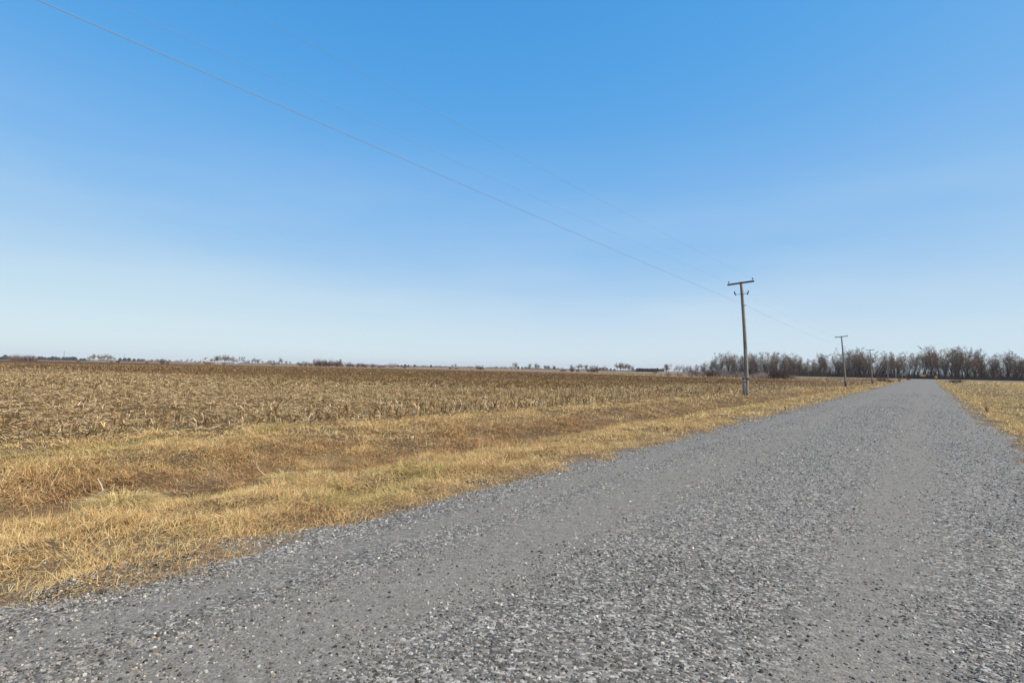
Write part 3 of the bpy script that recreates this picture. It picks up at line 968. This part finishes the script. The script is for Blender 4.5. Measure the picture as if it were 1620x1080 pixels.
# ------------------------------------------------------------------ bare trees
def gen_tree(seed, H=12.0, spread=.5, fork=.3, stems=1, dens=1.0, leaders=3, lift=.5):
    rs = np.random.default_rng(seed)
    tr = MB(); SP, SD, SR = [], [], []

    def perp(d):
        a = rs.standard_normal(3); a -= d * a.dot(d); return a / np.linalg.norm(a)

    def poly(p, d, L, n, wob, trop):
        pts = [p.copy()]; dirs = []
        for i in range(n):
            d = d + perp(d) * wob * rs.random() + np.array([0, 0, trop]); d = d / np.linalg.norm(d)
            pts.append(pts[-1] + d * L / n); dirs.append(d)
        return pts, dirs

    def twig(p, d, L, r):
        SP.append(p); SD.append(d * L); SR.append(r)

    def spray(q, dd, l2):
        """a side shoot with finer shoots of its own"""
        twig(q, dd, l2, .012)
        for j in range(4):
            d3 = dd * .9 + perp(dd) * .55 + np.array([0, 0, .12]); d3 /= np.linalg.norm(d3)
            twig(q + dd * l2 * (.15 + .7 * rs.random()), d3, l2 * (.3 + .4 * rs.random()), .007)

    def branch(p, d, L, r, lev):
        n = (7, 5, 4)[lev]
        pts, dirs = poly(p, d, L, n, (.28, .40, .45)[lev], (.05, .09, .08)[lev])
        rad = [max(r * (1 - .86 * i / n), .012) for i in range(n + 1)]
        tr.tube([tuple(q) for q in pts], rad, (5, 4, 3)[lev], False)
        if lev == 2:
            for i in range(int(5.5 * dens)):
                t = .2 + .78 * rs.random(); k = min(int(t * n), n - 1)
                q = pts[k] + (pts[k + 1] - pts[k]) * (t * n - k)
                dd = dirs[k] * .8 + perp(dirs[k]) * (.35 + .45 * rs.random()) + np.array([0, 0, .18]); dd /= np.linalg.norm(dd)
                spray(q, dd, (.35 + .55 * rs.random()) * H / 12)
            spray(pts[-1], dirs[-1], .7 * H / 12)
            return
        nb = (11, 6)[lev]
        for i in range(nb):
            t = (.12 if lev == 0 else .25) + .86 * (i + rs.random()) / nb; t = min(t, .98); k = min(int(t * n), n - 1)
            q = pts[k] + (pts[k + 1] - pts[k]) * (t * n - k)
            dd = dirs[k] * lift + perp(dirs[k]) * spread * (.7 + .6 * rs.random()) + np.array([0, 0, .22]); dd /= np.linalg.norm(dd)
            f_ = (.40 if lev == 0 else .5) * (1.15 - .75 * t) * (.6 + .8 * rs.random())
            branch(q, dd, max(L * f_, .35), max(rad[k] * .48, .016), lev + 1)

    for s in range(stems):
        a = rs.random() * 6.28; off = (np.array([math.cos(a), math.sin(a), 0]) * .5 * (stems > 1))
        d = np.array([.10 * rs.standard_normal(), .10 * rs.standard_normal(), 1.0]) + off * .4; d /= np.linalg.norm(d)
        th = H * fork * (.7 + .6 * rs.random())
        r0_ = .0185 * H / math.sqrt(stems) * (.85 + .3 * rs.random())
        pts, dirs = poly(off * .6 + np.array([0, 0, -.3]), d, th + .3, 5, .10, 0)
        tr.tube([tuple(q) for q in pts], [r0_ * (1.5, 1.1, 1.0, .95, .9, .85)[i] for i in range(6)], 7, False)
        for i in range(leaders):
            dd = dirs[-1] + perp(dirs[-1]) * (.15 + .55 * rs.random()) * spread; dd /= np.linalg.norm(dd)
            branch(pts[-1] - dirs[-1] * .3 * rs.random(), dd, (H - th) * (1.0 if i == 0 else .6 + .35 * rs.random()), r0_ * (.75 if i == 0 else .55), 0)
    SP, SD, SR = np.array(SP), np.array(SD), np.array(SR)
    v, f, _ = spikes(SP, SD, SR)
    tm = tr.mesh('trunk', True)
    top = max(float(v[:, 2].max()), max(q[2] for q in tr.v))
    fat = np_mesh('crown', *spikes(SP[::2], SD[::2], SR[::2] * 7)[:2])
    return tm, np_mesh('crown', v, f), top, fat


styles = [  # description, generator settings, twig material
    ('tall forked bare tree', dict(H=12, spread=.55, fork=.22, leaders=2), M_TWIG),
    ('broad spreading bare tree', dict(H=12, spread=.85, fork=.18, leaders=3, lift=.42), M_TWIG),
    ('slender upright bare tree', dict(H=12, spread=.42, fork=.30, leaders=1, lift=.6), M_TWIG),
    ('many stemmed bare tree', dict(H=11, spread=.45, fork=.15, leaders=1, stems=3, dens=.75), M_TWIG),
    ('bare tree with dense branching', dict(H=12, spread=.60, fork=.14, leaders=3, dens=1.15), M_TWIG),
    ('bare tree with ragged crown', dict(H=12, spread=.70, fork=.28, leaders=2, dens=.6), M_TWIG),
    ('vase shaped bare tree', dict(H=12, spread=.5, fork=.12, leaders=4, dens=.8, lift=.65), M_TWIG),
    ('pale twigged bare tree', dict(H=12, spread=.65, fork=.20, leaders=3, dens=1.0), M_PALETWIG),
]
tree_meshes = []
for i, (d, kw, tw) in enumerate(styles):
    a, b, top, fat = gen_tree(100 + i, **kw)
    a.materials.append(M_BARK if tw is M_TWIG else M_PALEBARK); b.materials.append(tw); fat.materials.append(tw)
    tree_meshes.append((a, b, top, fat))


def place_tree(x, y, H, st, label, group, wide=1.0, z=None, distant=False):
    a, b, top, fat = tree_meshes[st]
    if distant: b = fat
    root = empty('bare_tree', (x, y, gh(x, y) if z is None else z), rng.uniform(0, 6.28))
    s = H / top
    root.scale = (s * wide, s * wide, s)
    link('trunk', a, None, root); link('crown', b, None, root)
    return tag(root, label, 'tree', group)


PX = [1080, 1100, 1115, 1120, 1135, 1150, 1160, 1175, 1190, 1200, 1215, 1235, 1245, 1260, 1270, 1276, 1284, 1290, 1300, 1310, 1325, 1340, 1355, 1365, 1380, 1395, 1410, 1425, 1440, 1455, 1465, 1480, 1500, 1515, 1527, 1537, 1548, 1556, 1562, 1572, 1585, 1597, 1610, 1640, 1700, 1800]
PT = [581, 577, 574, 565, 562, 553, 561, 558, 555, 553, 556, 552, 554, 557, 565, 573, 570, 560, 558, 560, 555, 552, 549, 551, 550, 555, 560, 556, 558, 553, 548, 547, 548, 549, 546, 554, 547, 552, 566, 560, 557, 555, 557, 558, 560, 560]


def seg_label(px):
    if px < 1280: return 'in the grove past the corn field', 'grove past the corn field'
    if px < 1440: return 'beyond the utility poles', 'trees beyond the utility poles'
    if px < 1545: return 'where the gravel road ends', 'trees closing the end of the road'
    return 'facing the dry hay field', 'trees facing the hay field'


px = 1082.0; row = 0
rows_ = [(253, 5, 8.5, 1.0, 'on the crossroad side '), (262, 6, 9.5, 1.0, ''), (277, 8, 9.5, 1.03, 'deep in the wood '), ]
for (Y0, dy, step, hs, rn) in rows_:
    px = 1082.0
    while px < 1760:
        pxx = px + rng.uniform(-2.5, 2.5)
        gap = (1273 < pxx < 1287) or (1557 < pxx < 1566 and rng.random() < .7)
        Y = Y0 + rng.uniform(0, dy)
        X = at_y(pxx, Y)
        dep = float(np.dot(np.array((X, Y, 0)), FW))
        hp = (HOR0 + HORS * pxx) - np.interp(pxx, PX, PT)
        H = (hp * dep / FPX + EYE) * hs * rng.uniform(.78, 1.07)
        if gap: H *= .5
        if rn == '': H *= rng.uniform(.8, 1.0)
        st = int(rng.choice(8, p=[.17, .15, .13, .13, .15, .12, .12, .03]))
        loc, grp = seg_label(pxx)
        place_tree(X, Y, H, st, f'{styles[st][0]} {rn}{loc}', grp, rng.uniform(.9, 1.3))
        px += step * rng.uniform(.7, 1.3)


# undergrowth of the grove, one tangled mass
def make_thicket():
    n = 34000
    X = rng.uniform(-88, 75, n); Y = 250 + 46 * rng.random(n) ** 1.3
    hh = (.8 + 6.5 * rng.random(n) ** 1.5 * (.3 + 1.0 * fbm(X * .12, Y * .12, 4))) * np.where(X > -10, 1.0, 1.15)
    edge_fade = sstep(-88, -74, X)
    hh *= .35 + .65 * edge_fade
    D = np.stack([rng.normal(0, .22, n), rng.normal(0, .22, n), np.ones(n)], -1) * hh[:, None]
    v, f, _ = spikes(np.stack([X, Y, ground_h(X, Y) - .1], -1), D, .018 + .028 * rng.random(n))
    o_ = link('thicket', np_mesh('thicket', v, f), M_THICKET)
    tag(o_, 'dark tangled undergrowth at the foot of the grove beyond the crossroad', 'undergrowth', None, 'stuff')


make_thicket()


# shrubs
def gen_bush(seed, n0, H, spread, curve=.3):
    rs = np.random.default_rng(seed); P, D, R = [], [], []
    for i in range(n0):
        a = rs.random() * 6.28; q = .22 * H * math.sqrt(rs.random()) * spread
        p = np.array([q * math.cos(a), q * math.sin(a), -.1])
        d = np.array([math.cos(a) * spread * rs.random(), math.sin(a) * spread * rs.random(), 1.0]); d /= np.linalg.norm(d)
        L = H * (.55 + .5 * rs.random())
        P.append(p); D.append(d * L); R.append(.030 * H / 3)
        for j in range(9):
            t = .2 + .75 * rs.random(); dd = d + rs.standard_normal(3) * .38 + np.array([0, 0, .15]); dd /= np.linalg.norm(dd)
            l2 = L * (.2 + .28 * rs.random()); P.append(p + d * L * t); D.append(dd * l2); R.append(.020 * H / 3)
            for k_ in range(2):
                d3 = dd + rs.standard_normal(3) * .5; d3 /= np.linalg.norm(d3)
                P.append(p + d * L * t + dd * l2 * rs.random()); D.append(d3 * l2 * .6); R.append(.014 * H / 3)
    return spikes(np.array(P), np.array(D), np.array(R))[:2]


bush_meshes = {}
for nm, mt, sd_ in (('red', M_REDTWIG, 1), ('grey', M_TWIG, 2), ('pale', M_PALETWIG, 3)):
    for j in range(3):
        v, f = gen_bush(sd_ * 10 + j, 42, 3.0, .9)
        me = np_mesh('shrub', v, f); me.materials.append(mt); bush_meshes[nm, j] = me


def place_bush(px, Rng, H, kind, label, group, wide=1.0):
    x, y = at_range(px, Rng)
    o_ = link('bare_shrub', bush_meshes[kind, int(rng.integers(3))], None, None, (x, y, gh(x, y)), (0, 0, rng.uniform(0, 6.28)))
    s = H / 3.0; o_.scale = (s * wide, s * wide, s)
    return tag(o_, label, 'shrub', group)


def rng_y(px, Y):
    return math.hypot(at_y(px, Y), Y)


# brush along the far edge of the corn field
for pxx, H, kd in [(1092, 1.5, 'pale'), (1104, 1.9, 'pale'), (1112, 1.5, 'pale'), (1121, 2.0, 'red'), (1126, 1.8, 'red'), (1134, 1.4, 'pale'), (1142, 2.2, 'pale'), (1152, 1.3, 'pale'), (1163, 1.7, 'pale'), (1174, 1.8, 'pale'),
                   (1190, 1.5, 'pale'), (1202, 1.8, 'pale'), (1210, 1.9, 'pale'), (1218, 2.3, 'red'), (1226, 2.6, 'red'), (1234, 2.6, 'red'), (1243, 1.9, 'red'), (1253, 1.4, 'pale'), (1075, 1.2, 'pale'), (1058, 1.2, 'pale')]:
    place_bush(pxx, rng_y(pxx, 206 + rng.uniform(-4, 6)), H * 1.3, kd,
               'reddish bare brush on the field end before the grove' if kd == 'red' else 'pale dead brush with splayed stems on the field end before the grove', 'brush on the far end of the corn field', 1.25)
for pxx, Y, H in [(1392, 205, 1.6), (1400, 212, 1.3), (1408, 214, 1.0), (1424, 218, 1.2), (1437, 222, 1.3)]:
    place_bush(pxx, rng_y(pxx, Y), H, 'red', 'low reddish weeds beside the last utility poles', 'weeds beside the last poles')
for pxx, Y, H in [(1506, 214, 1.0), (1513, 210, 1.1), (1519, 212, .9)]:
    place_bush(pxx, rng_y(pxx, Y), H, 'red', 'low dark red brush at the corner of the hay field', 'brush at the hay field corner', 1.8)
place_bush(1560, 34, .42, 'grey', 'thin dark weed standing in the verge grass of the hay field', None, .3)

# shrubs along the fence line far across the corn field
for pxx, Rn, H, kd in [(18, 640, 4.2, 'grey'), (23, 630, 5.2, 'grey'), (28, 640, 5.6, 'grey'), (33, 645, 5.2, 'grey'), (38, 640, 4.4, 'grey'), (45, 630, 4.6, 'red'), (50, 620, 5.2, 'red'), (55, 635, 4.2, 'red'), (124, 600, 2.4, 'red'), (176, 560, 2.0, 'red'), (187, 560, 2.6, 'red'),
                       (232, 520, 2.3, 'red'), (257, 500, 3.6, 'red'), (265, 500, 2.4, 'red'), (325, 480, 2.6, 'red'), (331, 480, 2.2, 'red'), (355, 470, 2.3, 'red'),
                       (433, 440, 2.0, 'red'), (476, 420, 3.0, 'grey'), (484, 420, 4.0, 'pale'), (492, 415, 2.8, 'red'), (500, 410, 3.8, 'red'), (505, 410, 5.2, 'red'), (509, 410, 4.2, 'red'), (515, 405, 3.8, 'red'), (519, 405, 5.2, 'red'), (523, 405, 4.0, 'red'),
                       (532, 400, 4.4, 'red'), (535, 400, 3.6, 'red'), (541, 395, 2.4, 'red'), (552, 390, 3.6, 'red'), (558, 390, 2.4, 'red'), (566, 385, 2.8, 'red'), (573, 385, 3.2, 'red'), (578, 380, 2.6, 'red'), (590, 380, 3.0, 'red'), (600, 370, 2.4, 'red'), (606, 372, 1.9, 'red'), (620, 370, 3.4, 'pale'), (640, 365, 2.2, 'red'),
                       (712, 345, 1.6, 'red'), (722, 345, 1.5, 'red'), (757, 335, 2.9, 'red'), (762, 335, 2.2, 'red'), (888, 300, 2.3, 'grey'), (893, 300, 1.6, 'red'), (905, 295, 3.0, 'red'), (914, 292, 1.8, 'red'), (932, 288, 2.2, 'red'), (939, 287, 2.6, 'red'), (943, 287, 2.4, 'red'), (1036, 262, 1.4, 'red')]:
    nm = {'red': 'reddish bare shrub', 'grey': 'grey brown bare shrub', 'pale': 'pale bare shrub'}[kd]
    sz = 'tall ' if H > 4 else ('low ' if H < 2.5 else 'middling ')
    where = 'in the clump on the far field corner' if pxx < 60 else ('in the hedge row across the corn field' if 470 < pxx < 625 else 'scattered along the far corn field edge')
    place_bush(pxx, Rn, H, kd, f'{sz}{nm} {where}', 'shrubs along the far corn field edge', rng.uniform(.9, 1.3))

# ------------------------------------------------------------------ far horizon trees
def gen_cedar(seed):
    rs = np.random.default_rng(seed); n = 2600
    t = rs.random(n) ** .8; a = rs.random(n) * 6.283
    lump = 1 + .25 * np.sin(a * 3 + 5 * t + seed) + .15 * np.sin(a * 7 - 9 * t)
    R = np.sqrt(np.clip(1 - (2 * (t - .42)) ** 2 * .72, 0, 1)) * 3.0 * lump * np.sqrt(rs.random(n)) * (1 - .35 * t) + .05
    P = np.stack([R * np.cos(a), R * np.sin(a), .4 + t * 7.4], -1)
    D = np.stack([np.cos(a) * .5, np.sin(a) * .5, rs.random(n) * .8], -1) * (.7 + .5 * rs.random(n))[:, None]
    v, f, _ = spikes(P, D, .13 + .1 * rs.random(n))
    tr = MB().tube([(0, 0, -.3), (.05, 0, 4), (0, 0, 7.4)], [.2, .12, .03], 6)
    return tr.mesh('trunk', True), np_mesh('crown', v, f)


cedars = []
for i in range(3):
    a, b = gen_cedar(60 + i); a.materials.append(M_BARK); b.materials.append(M_CEDAR); cedars.append((a, b))


def place_cedar(px, Rn, H, label, group, wide=1.0):
    x, y = at_range(px, Rn); a, b = cedars[int(rng.integers(3))]
    root = empty('evergreen_tree', (x, y, gh(x, y)), rng.uniform(0, 6.28)); s = H / 8.2
    root.scale = (s * wide, s * wide, s)
    link('trunk', a, None, root); link('crown', b, None, root)
    return tag(root, label, 'tree', group)


def far_bare(px, top, Rn, st, label, group, wide=1.0):
    x, y = at_range(px, Rn); dep = float(np.dot(np.array((x, y, 0)), FW))
    H = max(3.5, ((HOR0 + HORS * px - top) * dep / FPX + EYE) * 1.25)
    return place_tree(x, y, H, st, label, group, wide * 1.25, None, Rn > 500)


def far_cedar(px, top, Rn, label, group, wide=1.0):
    x, y = at_range(px, Rn); dep = float(np.dot(np.array((x, y, 0)), FW))
    H = max(2.0, (HOR0 + HORS * px - top) * dep / FPX + EYE)
    return place_cedar(px, Rn, H, label, group, wide)


# dark evergreens and scrub of the far shelter belts (photo column, top, range)
for pxx, tp, w_ in [(3, 564, 1.8), (8, 561, 1.3), (14, 563, 1.6), (62, 563.5, 1.2), (66, 563.5, 1.2), (71, 564.5, 1.2), (77, 565, 1.6), (83, 563.5, 1.5), (88, 564, 1.5), (93, 565, 1.6), (100, 564.5, 1.4), (105, 564.5, 1.4), (110, 564.5, 1.5), (115, 564, 1.5), (119, 564.5, 1.3),
                    (128, 566.5, 1.6), (133, 566.5, 1.6), (190, 566, 1.2), (197, 566, 1.5), (204, 566, 1.5), (212, 567, 1.3), (219, 567, 1.2), (224, 567.5, 1.5)]:
    far_cedar(pxx, tp, 1500, 'dark evergreen in the far shelter belt behind the field corner shrubs', 'far evergreens behind the field corner', w_)
for pxx in (1008, 1012, 1016, 1020, 1024, 1028, 1032, 1036, 1040):
    far_cedar(pxx, 582.2 + rng.uniform(-.4, .5), 620, 'dark evergreen in the even windbreak row beside the grove past the corn field', 'evergreen windbreak row', 1.35)
for pxx, tp in [(630, 577), (635, 577), (641, 576), (646, 577), (656, 576.5), (682, 577), (660, 579), (820, 579.5), (826, 580), (831, 580), (836, 580.5), (877, 579.5), (944, 581), (949, 581), (954, 581), (960, 582), (966, 582.5), (972, 583), (1045, 583), (1049, 583), (1100, 586)]:
    far_cedar(pxx, tp, 1000, 'dark evergreen in the far farmyard belt across the corn field', 'far farmyard evergreens', 1.3)
# bare trees of the horizon
for pxx, tp in [(141, 563.5), (146, 562), (150, 561), (155, 562), (160, 562.5), (166, 561.5), (171, 562), (176, 562.5), (181, 565)]:
    far_bare(pxx, tp, 1300, 7, 'pale tall cottonwood in the far pale grove beyond the corn field', 'far pale grove', 1.2)
for pxx, tp in [(350, 564), (354, 563), (359, 563.5), (363, 563.5), (367, 565)]:
    far_bare(pxx, tp, 950, 7, 'pale bare tree beside the white farm barn', 'pale trees beside the white barn', 1.1)
for pxx, tp in [(322, 566.5), (333, 567.5), (340, 564.5), (343, 565.5)]:
    far_bare(pxx, tp, 985, 4, 'dark bare tree in the yard behind the white farm barn', 'dark trees at the white barn', 1.2)
far = [(228, 568), (240, 568.5), (248, 568), (254, 568), (262, 569), (270, 569), (280, 569.5), (286, 569), (296, 568.3), (301, 568.5), (308, 570), (370, 568), (376, 569), (383, 565.5), (388, 570), (394, 570), (399, 569), (404, 567.5), (408, 569), (416, 571), (422, 570.5), (428, 570.5), (434, 571), (446, 567.5), (441, 572), (453, 571.5),
       (459, 572), (470, 573), (484, 573), (497, 569.5), (540, 569.5), (537, 572), (583, 576), (592, 577), (612, 578), (670, 580), (690, 580.5), (698, 580.5), (705, 580), (716, 577.5), (722, 576), (730, 580.5), (738, 581), (746, 580.5), (757, 579), (764, 579), (776, 582), (786, 579.5), (794, 582), (800, 581), (808, 580), (814, 575), (818, 575.5),
       (838, 576.5), (848, 576), (853, 578), (862, 579), (868, 580), (877, 579), (884, 583), (890, 582), (907, 578.5), (916, 577), (921, 577), (927, 578), (936, 579.5), (941, 579), (955, 580), (977, 576), (982, 575.5), (987, 576.5), (991, 576.5), (995, 577.5), (1000, 580), (1003, 582), (1046, 582), (1054, 577.5), (1058, 578), (1066, 580), (1072, 579), (1076, 581),
       (1083, 579), (1089, 579), (1095, 580), (1100, 578.5)]
for i, (pxx, tp) in enumerate(far):
    Rn = np.interp(pxx, [200, 500, 800, 1000, 1100], [1400, 1200, 950, 600, 420]) * rng.uniform(.95, 1.08)
    st = int(rng.choice([0, 1, 3, 4, 6, 7]))
    where = 'on the horizon past the white barn' if pxx < 470 else ('on the horizon past the hedge row of shrubs' if pxx < 780 else 'in the far farmyards beside the evergreen windbreak')
    far_bare(pxx, tp, Rn, st, f'{styles[st][0]} {where}', 'bare trees on the horizon', rng.uniform(1.1, 1.6))


# low scrub joining the horizon belts
def make_scrub():
    n = 24000
    pxv = rng.uniform(-350, 1010, n); Rn = np.interp(pxv, [-350, 0, 500, 800, 1000, 1100], [1700, 1600, 1250, 1000, 640, 450]) * rng.uniform(1.0, 1.12, n)
    k = fbm(pxv * .045, 1.5, 3) > .2
    pxv, Rn = pxv[k], Rn[k]; n = len(pxv)
    dd = FW[None] * FPX + RT[None] * (pxv - 810)[:, None] + UP[None] * (540 - HOR0 - HORS * pxv)[:, None]
    hn = np.hypot(dd[:, 0], dd[:, 1]); X = dd[:, 0] / hn * Rn; Y = dd[:, 1] / hn * Rn
    H = (2.0 + 7.5 * fbm(pxv * .11, 9.5, 5, 4) ** 1.5) * rng.uniform(.3, 1.1, n) * np.clip(Rn / 1200, .5, 1.2)
    v, f, _ = spikes(np.stack([X, Y, np.full(n, -.2)], -1), np.stack([rng.normal(0, .3, n), rng.normal(0, .3, n), np.ones(n)], -1) * H[:, None], .12 + .2 * rng.random(n))
    tag(link('horizon_scrub', np_mesh('horizon_scrub', v, f), M_SCRUB), 'low grey scrub along the far field boundaries on the horizon', 'scrub', None, 'stuff')


make_scrub()

# dead weeds standing along the far edge of the corn field and the crossroad bank
def make_weeds():
    n = 22000
    X = -12 - 900 * rng.random(n) ** 1.6; Y = rng.uniform(197, 233, n)
    k = rng.random(n) < .15 + 1.1 * sstep(.42, .66, fbm(X * .03, Y * .05, 2, 3))
    X, Y = X[k], Y[k]; n = len(X)
    H = (.25 + .9 * rng.random(n) ** 2) * (1 + 1.2 * sstep(-150, -500, X))
    C = pal(n, [(.30, .16, .095), (.38, .25, .14), (.22, .12, .08), (.46, .34, .19)], [.35, .25, .2, .2])
    v, f, c = spikes(np.stack([X, Y, ground_h(X, Y) - .05], -1), np.stack([rng.normal(0, .3, n), rng.normal(0, .3, n), np.ones(n)], -1) * H[:, None], .03 + .06 * rng.random(n), C)
    tag(link('dead_weeds', np_mesh('dead_weeds', v, f, c), M_GRASS), 'reddish brown dead weeds along the far edge of the corn field', 'weeds', None, 'stuff')


make_weeds()

# ------------------------------------------------------------------ farm buildings, masts, signs, posts
M_WHITE = mat_plain('white_siding', (.46, .44, .41), .7, .05, .5)
M_REDWALL = mat_plain('red_siding', (.34, .12, .09), .8, .15, .5)
M_ROOFG = mat_plain('pale_metal_roof', (.40, .38, .36), .5, .06, .5)
M_ROOFD = mat_plain('dark_shingles', (.10, .095, .09), .9, .2, .8)
M_WIN = mat_plain('dark_window', (.03, .035, .04), .2, .1, 1, spec=.5)


def building(px, Rn, w, d, h, rh, wall, roof, label, cat, name, door=True, nwin=2):
    x, y = at_range(px, Rn)
    ang = math.atan2(-x, y) + .1
    root = empty(name, (x, y, gh(x, y)), ang)
    tag(root, label, cat)
    V = [(-w / 2, -d / 2, -.3), (w / 2, -d / 2, -.3), (w / 2, d / 2, -.3), (-w / 2, d / 2, -.3), (-w / 2, -d / 2, h), (w / 2, -d / 2, h), (w / 2, d / 2, h), (-w / 2, d / 2, h), (-w / 2, 0, h + rh), (w / 2, 0, h + rh)]
    MB().poly(V, [(0, 1, 5, 4), (1, 2, 6, 9, 5), (2, 3, 7, 6), (3, 0, 4, 8, 7)]).build('wall', wall, root)
    e = .4; t = .18
    rf = MB()
    for s in (-1, 1):
        y0 = s * (d / 2 + e); z0 = h - rh * e / (d / 2)
        rf.poly([(-w / 2 - e, y0, z0), (w / 2 + e, y0, z0), (w / 2 + e, 0, h + rh + .02), (-w / 2 - e, 0, h + rh + .02), (-w / 2 - e, y0, z0 + t), (w / 2 + e, y0, z0 + t), (w / 2 + e, 0, h + rh + t), (-w / 2 - e, 0, h + rh + t)],
                [(0, 1, 2, 3), (4, 5, 6, 7), (0, 1, 5, 4), (1, 2, 6, 5), (3, 0, 4, 7)])
    rf.build('roof', roof, root)
    if door:
        MB().box((-w * .15, -d / 2 - .05, h * .38), (w * .09, .05, h * .38)).build('door', M_ROOFD, root)
    for i in range(nwin):
        MB().box((w * (.12 + .26 * i), -d / 2 - .04, h * .55), (w * .05, .04, h * .14)).build('window', M_WIN, root)
    return root


building(322, 900, 7, 7, 3.8, 2.0, M_WHITE, M_ROOFG, 'white gabled farm barn among trees across the corn field', 'barn', 'farm_barn')
building(333, 890, 12, 7, 2.2, 1.0, M_REDWALL, M_ROOFG, 'low red shed with pale roof beside the white barn', 'shed', 'farm_shed')
building(345, 915, 7, 6, 2.6, 1.4, M_WHITE, M_ROOFG, 'small white farm building with pale roof beside the red shed', 'building', 'farm_building')
building(865, 980, 9, 7, 4.0, 2.4, M_WHITE, M_ROOFD, 'white house with dark roof between far farmyard trees', 'house', 'farm_house')
building(810, 1000, 10, 7, 3.2, 2.0, M_WHITE, M_ROOFG, 'low white outbuilding beside the far farmyard evergreens', 'building', 'farm_building')
building(1093, 520, 5, 4, 2.2, 1.2, M_WHITE, M_ROOFG, 'tiny white shed at the end of the grove past the corn field', 'shed', 'farm_shed', True, 1)
building(745, 1150, 12, 8, 3.0, 1.8, M_ROOFG, M_ROOFG, 'long pale machine shed low on the horizon', 'shed', 'machine_shed', True, 1)


def mast(px, top, Rn, label):
    x, y = at_range(px, Rn); dep = float(np.dot(np.array((x, y, 0)), FW)); H = (HOR0 + HORS * px - top) * dep / FPX
    root = empty('radio_mast', (x, y, 0)); tag(root, label, 'radio mast')
    w0 = 1.6
    C3 = [(math.cos(a) * w0, math.sin(a) * w0) for a in (0, 2.094, 4.189)]
    for cx, cy in C3:
        MB().tube([(cx, cy, -.5), (cx * .35, cy * .35, H)], .28, 4).build('leg', M_STEEL, root)
    br = MB(); n = 12
    for i in range(n):
        a, b = i / n, (i + 1) / n
        for j in range(3):
            p = C3[j]; q = C3[(j + 1) % 3]; s1 = 1 - .65 * a; s2 = 1 - .65 * b
            br.tube([(p[0] * s1, p[1] * s1, a * H), (q[0] * s2, q[1] * s2, b * H)], .12, 3, False)
    br.build('lattice', M_STEEL, root)


mast(101, 554.5, 2600, 'tall thin radio mast above the far evergreens')
mast(196, 560, 3000, 'short faint radio mast beyond the far pale grove')


M_AMBER = mat_plain('amber_sign', (.72, .30, .05), .5, .08, 2)
M_AMBERP = mat_plain('pale_amber', (.80, .52, .25), .5, .05, 2)
M_POST = mat_plain('sign_post', (.16, .12, .09), .8, .2, 3)


def sign_board(px, Y, w, h, zc, label):
    x = at_y(px, Y); root = empty('road_sign', (x, Y, gh(x, Y) if Y > 246 else max(gh(x, Y), -.2)))
    tag(root, label, 'sign')
    for s in (-1, 1):
        MB().box((s * w * .3, .05, zc * .5 - .2), (.045, .045, zc * .5 + .3)).build('post', M_POST, root)
    p = MB().box((0, 0, zc), (w / 2, .012, h / 2)).build('panel', M_AMBER, root)
    MB().box((0, -.016, zc), (w * .30, .003, h * .22)).build('centre_stripe', M_AMBERP, p)


sign_board(1460, 249.5, 1.7, .75, 1.75, 'amber board sign beyond the crossroad at the end of the gravel road')

x = at_y(1481, 212); Y = 212
root = empty('road_sign', (x, Y, gh(x, Y))); tag(root, 'orange diamond sign on a short post at the hay field corner', 'sign')
MB().box((0, .05, .45), (.05, .04, .75)).build('post', M_POST, root)
MB().box((0, 0, 1.25), (.36, .012, .36), Matrix.Rotation(math.pi / 4, 3, 'Y')).build('panel', M_AMBER, root)
pm = root.children[1]
MB().box((0, -.017, 1.25), (.20, .003, .20), Matrix.Rotation(math.pi / 4, 3, 'Y')).build('centre_patch', M_AMBERP, pm)

for pxx, H in ((1417, 4.2), (1427, 3.6), (1433, 4.4)):
    Y = 249; x = at_y(pxx, Y)
    root = empty('wooden_post', (x, Y, gh(x, Y))); tag(root, 'pale weathered post beyond the crossroad past the last utility pole', 'post', 'pale posts beyond the crossroad')
    MB().tube([(0, 0, -.4), (.03, 0, H * .5), (0, 0, H)], [.17, .16, .14], 10).build('shaft', M_PALEBARK, root, True)
    MB().tube([(0, 0, H), (0, 0, H + .08)], [.15, .05], 10).build('cap', M_STEEL, root)

# ------------------------------------------------------------------ haze over the plain
mz = bpy.data.materials.new('thin_haze'); mz.use_nodes = True
nz, lz = mz.node_tree.nodes, mz.node_tree.links
nz.clear()
oz = nz.new('ShaderNodeOutputMaterial'); pv = nz.new('ShaderNodeVolumePrincipled')
pv.inputs['Color'].default_value = (.93, .96, 1.0, 1)
pv.inputs['Density'].default_value = 0.00011
lz.new(pv.outputs[0], oz.inputs['Volume'])
hz = MB().box((0, 2000, 33), (6500, 5600, 36)).build('haze', mz)
tag(hz, 'thin pale air haze lying over the whole plain', 'haze', None, 'stuff')
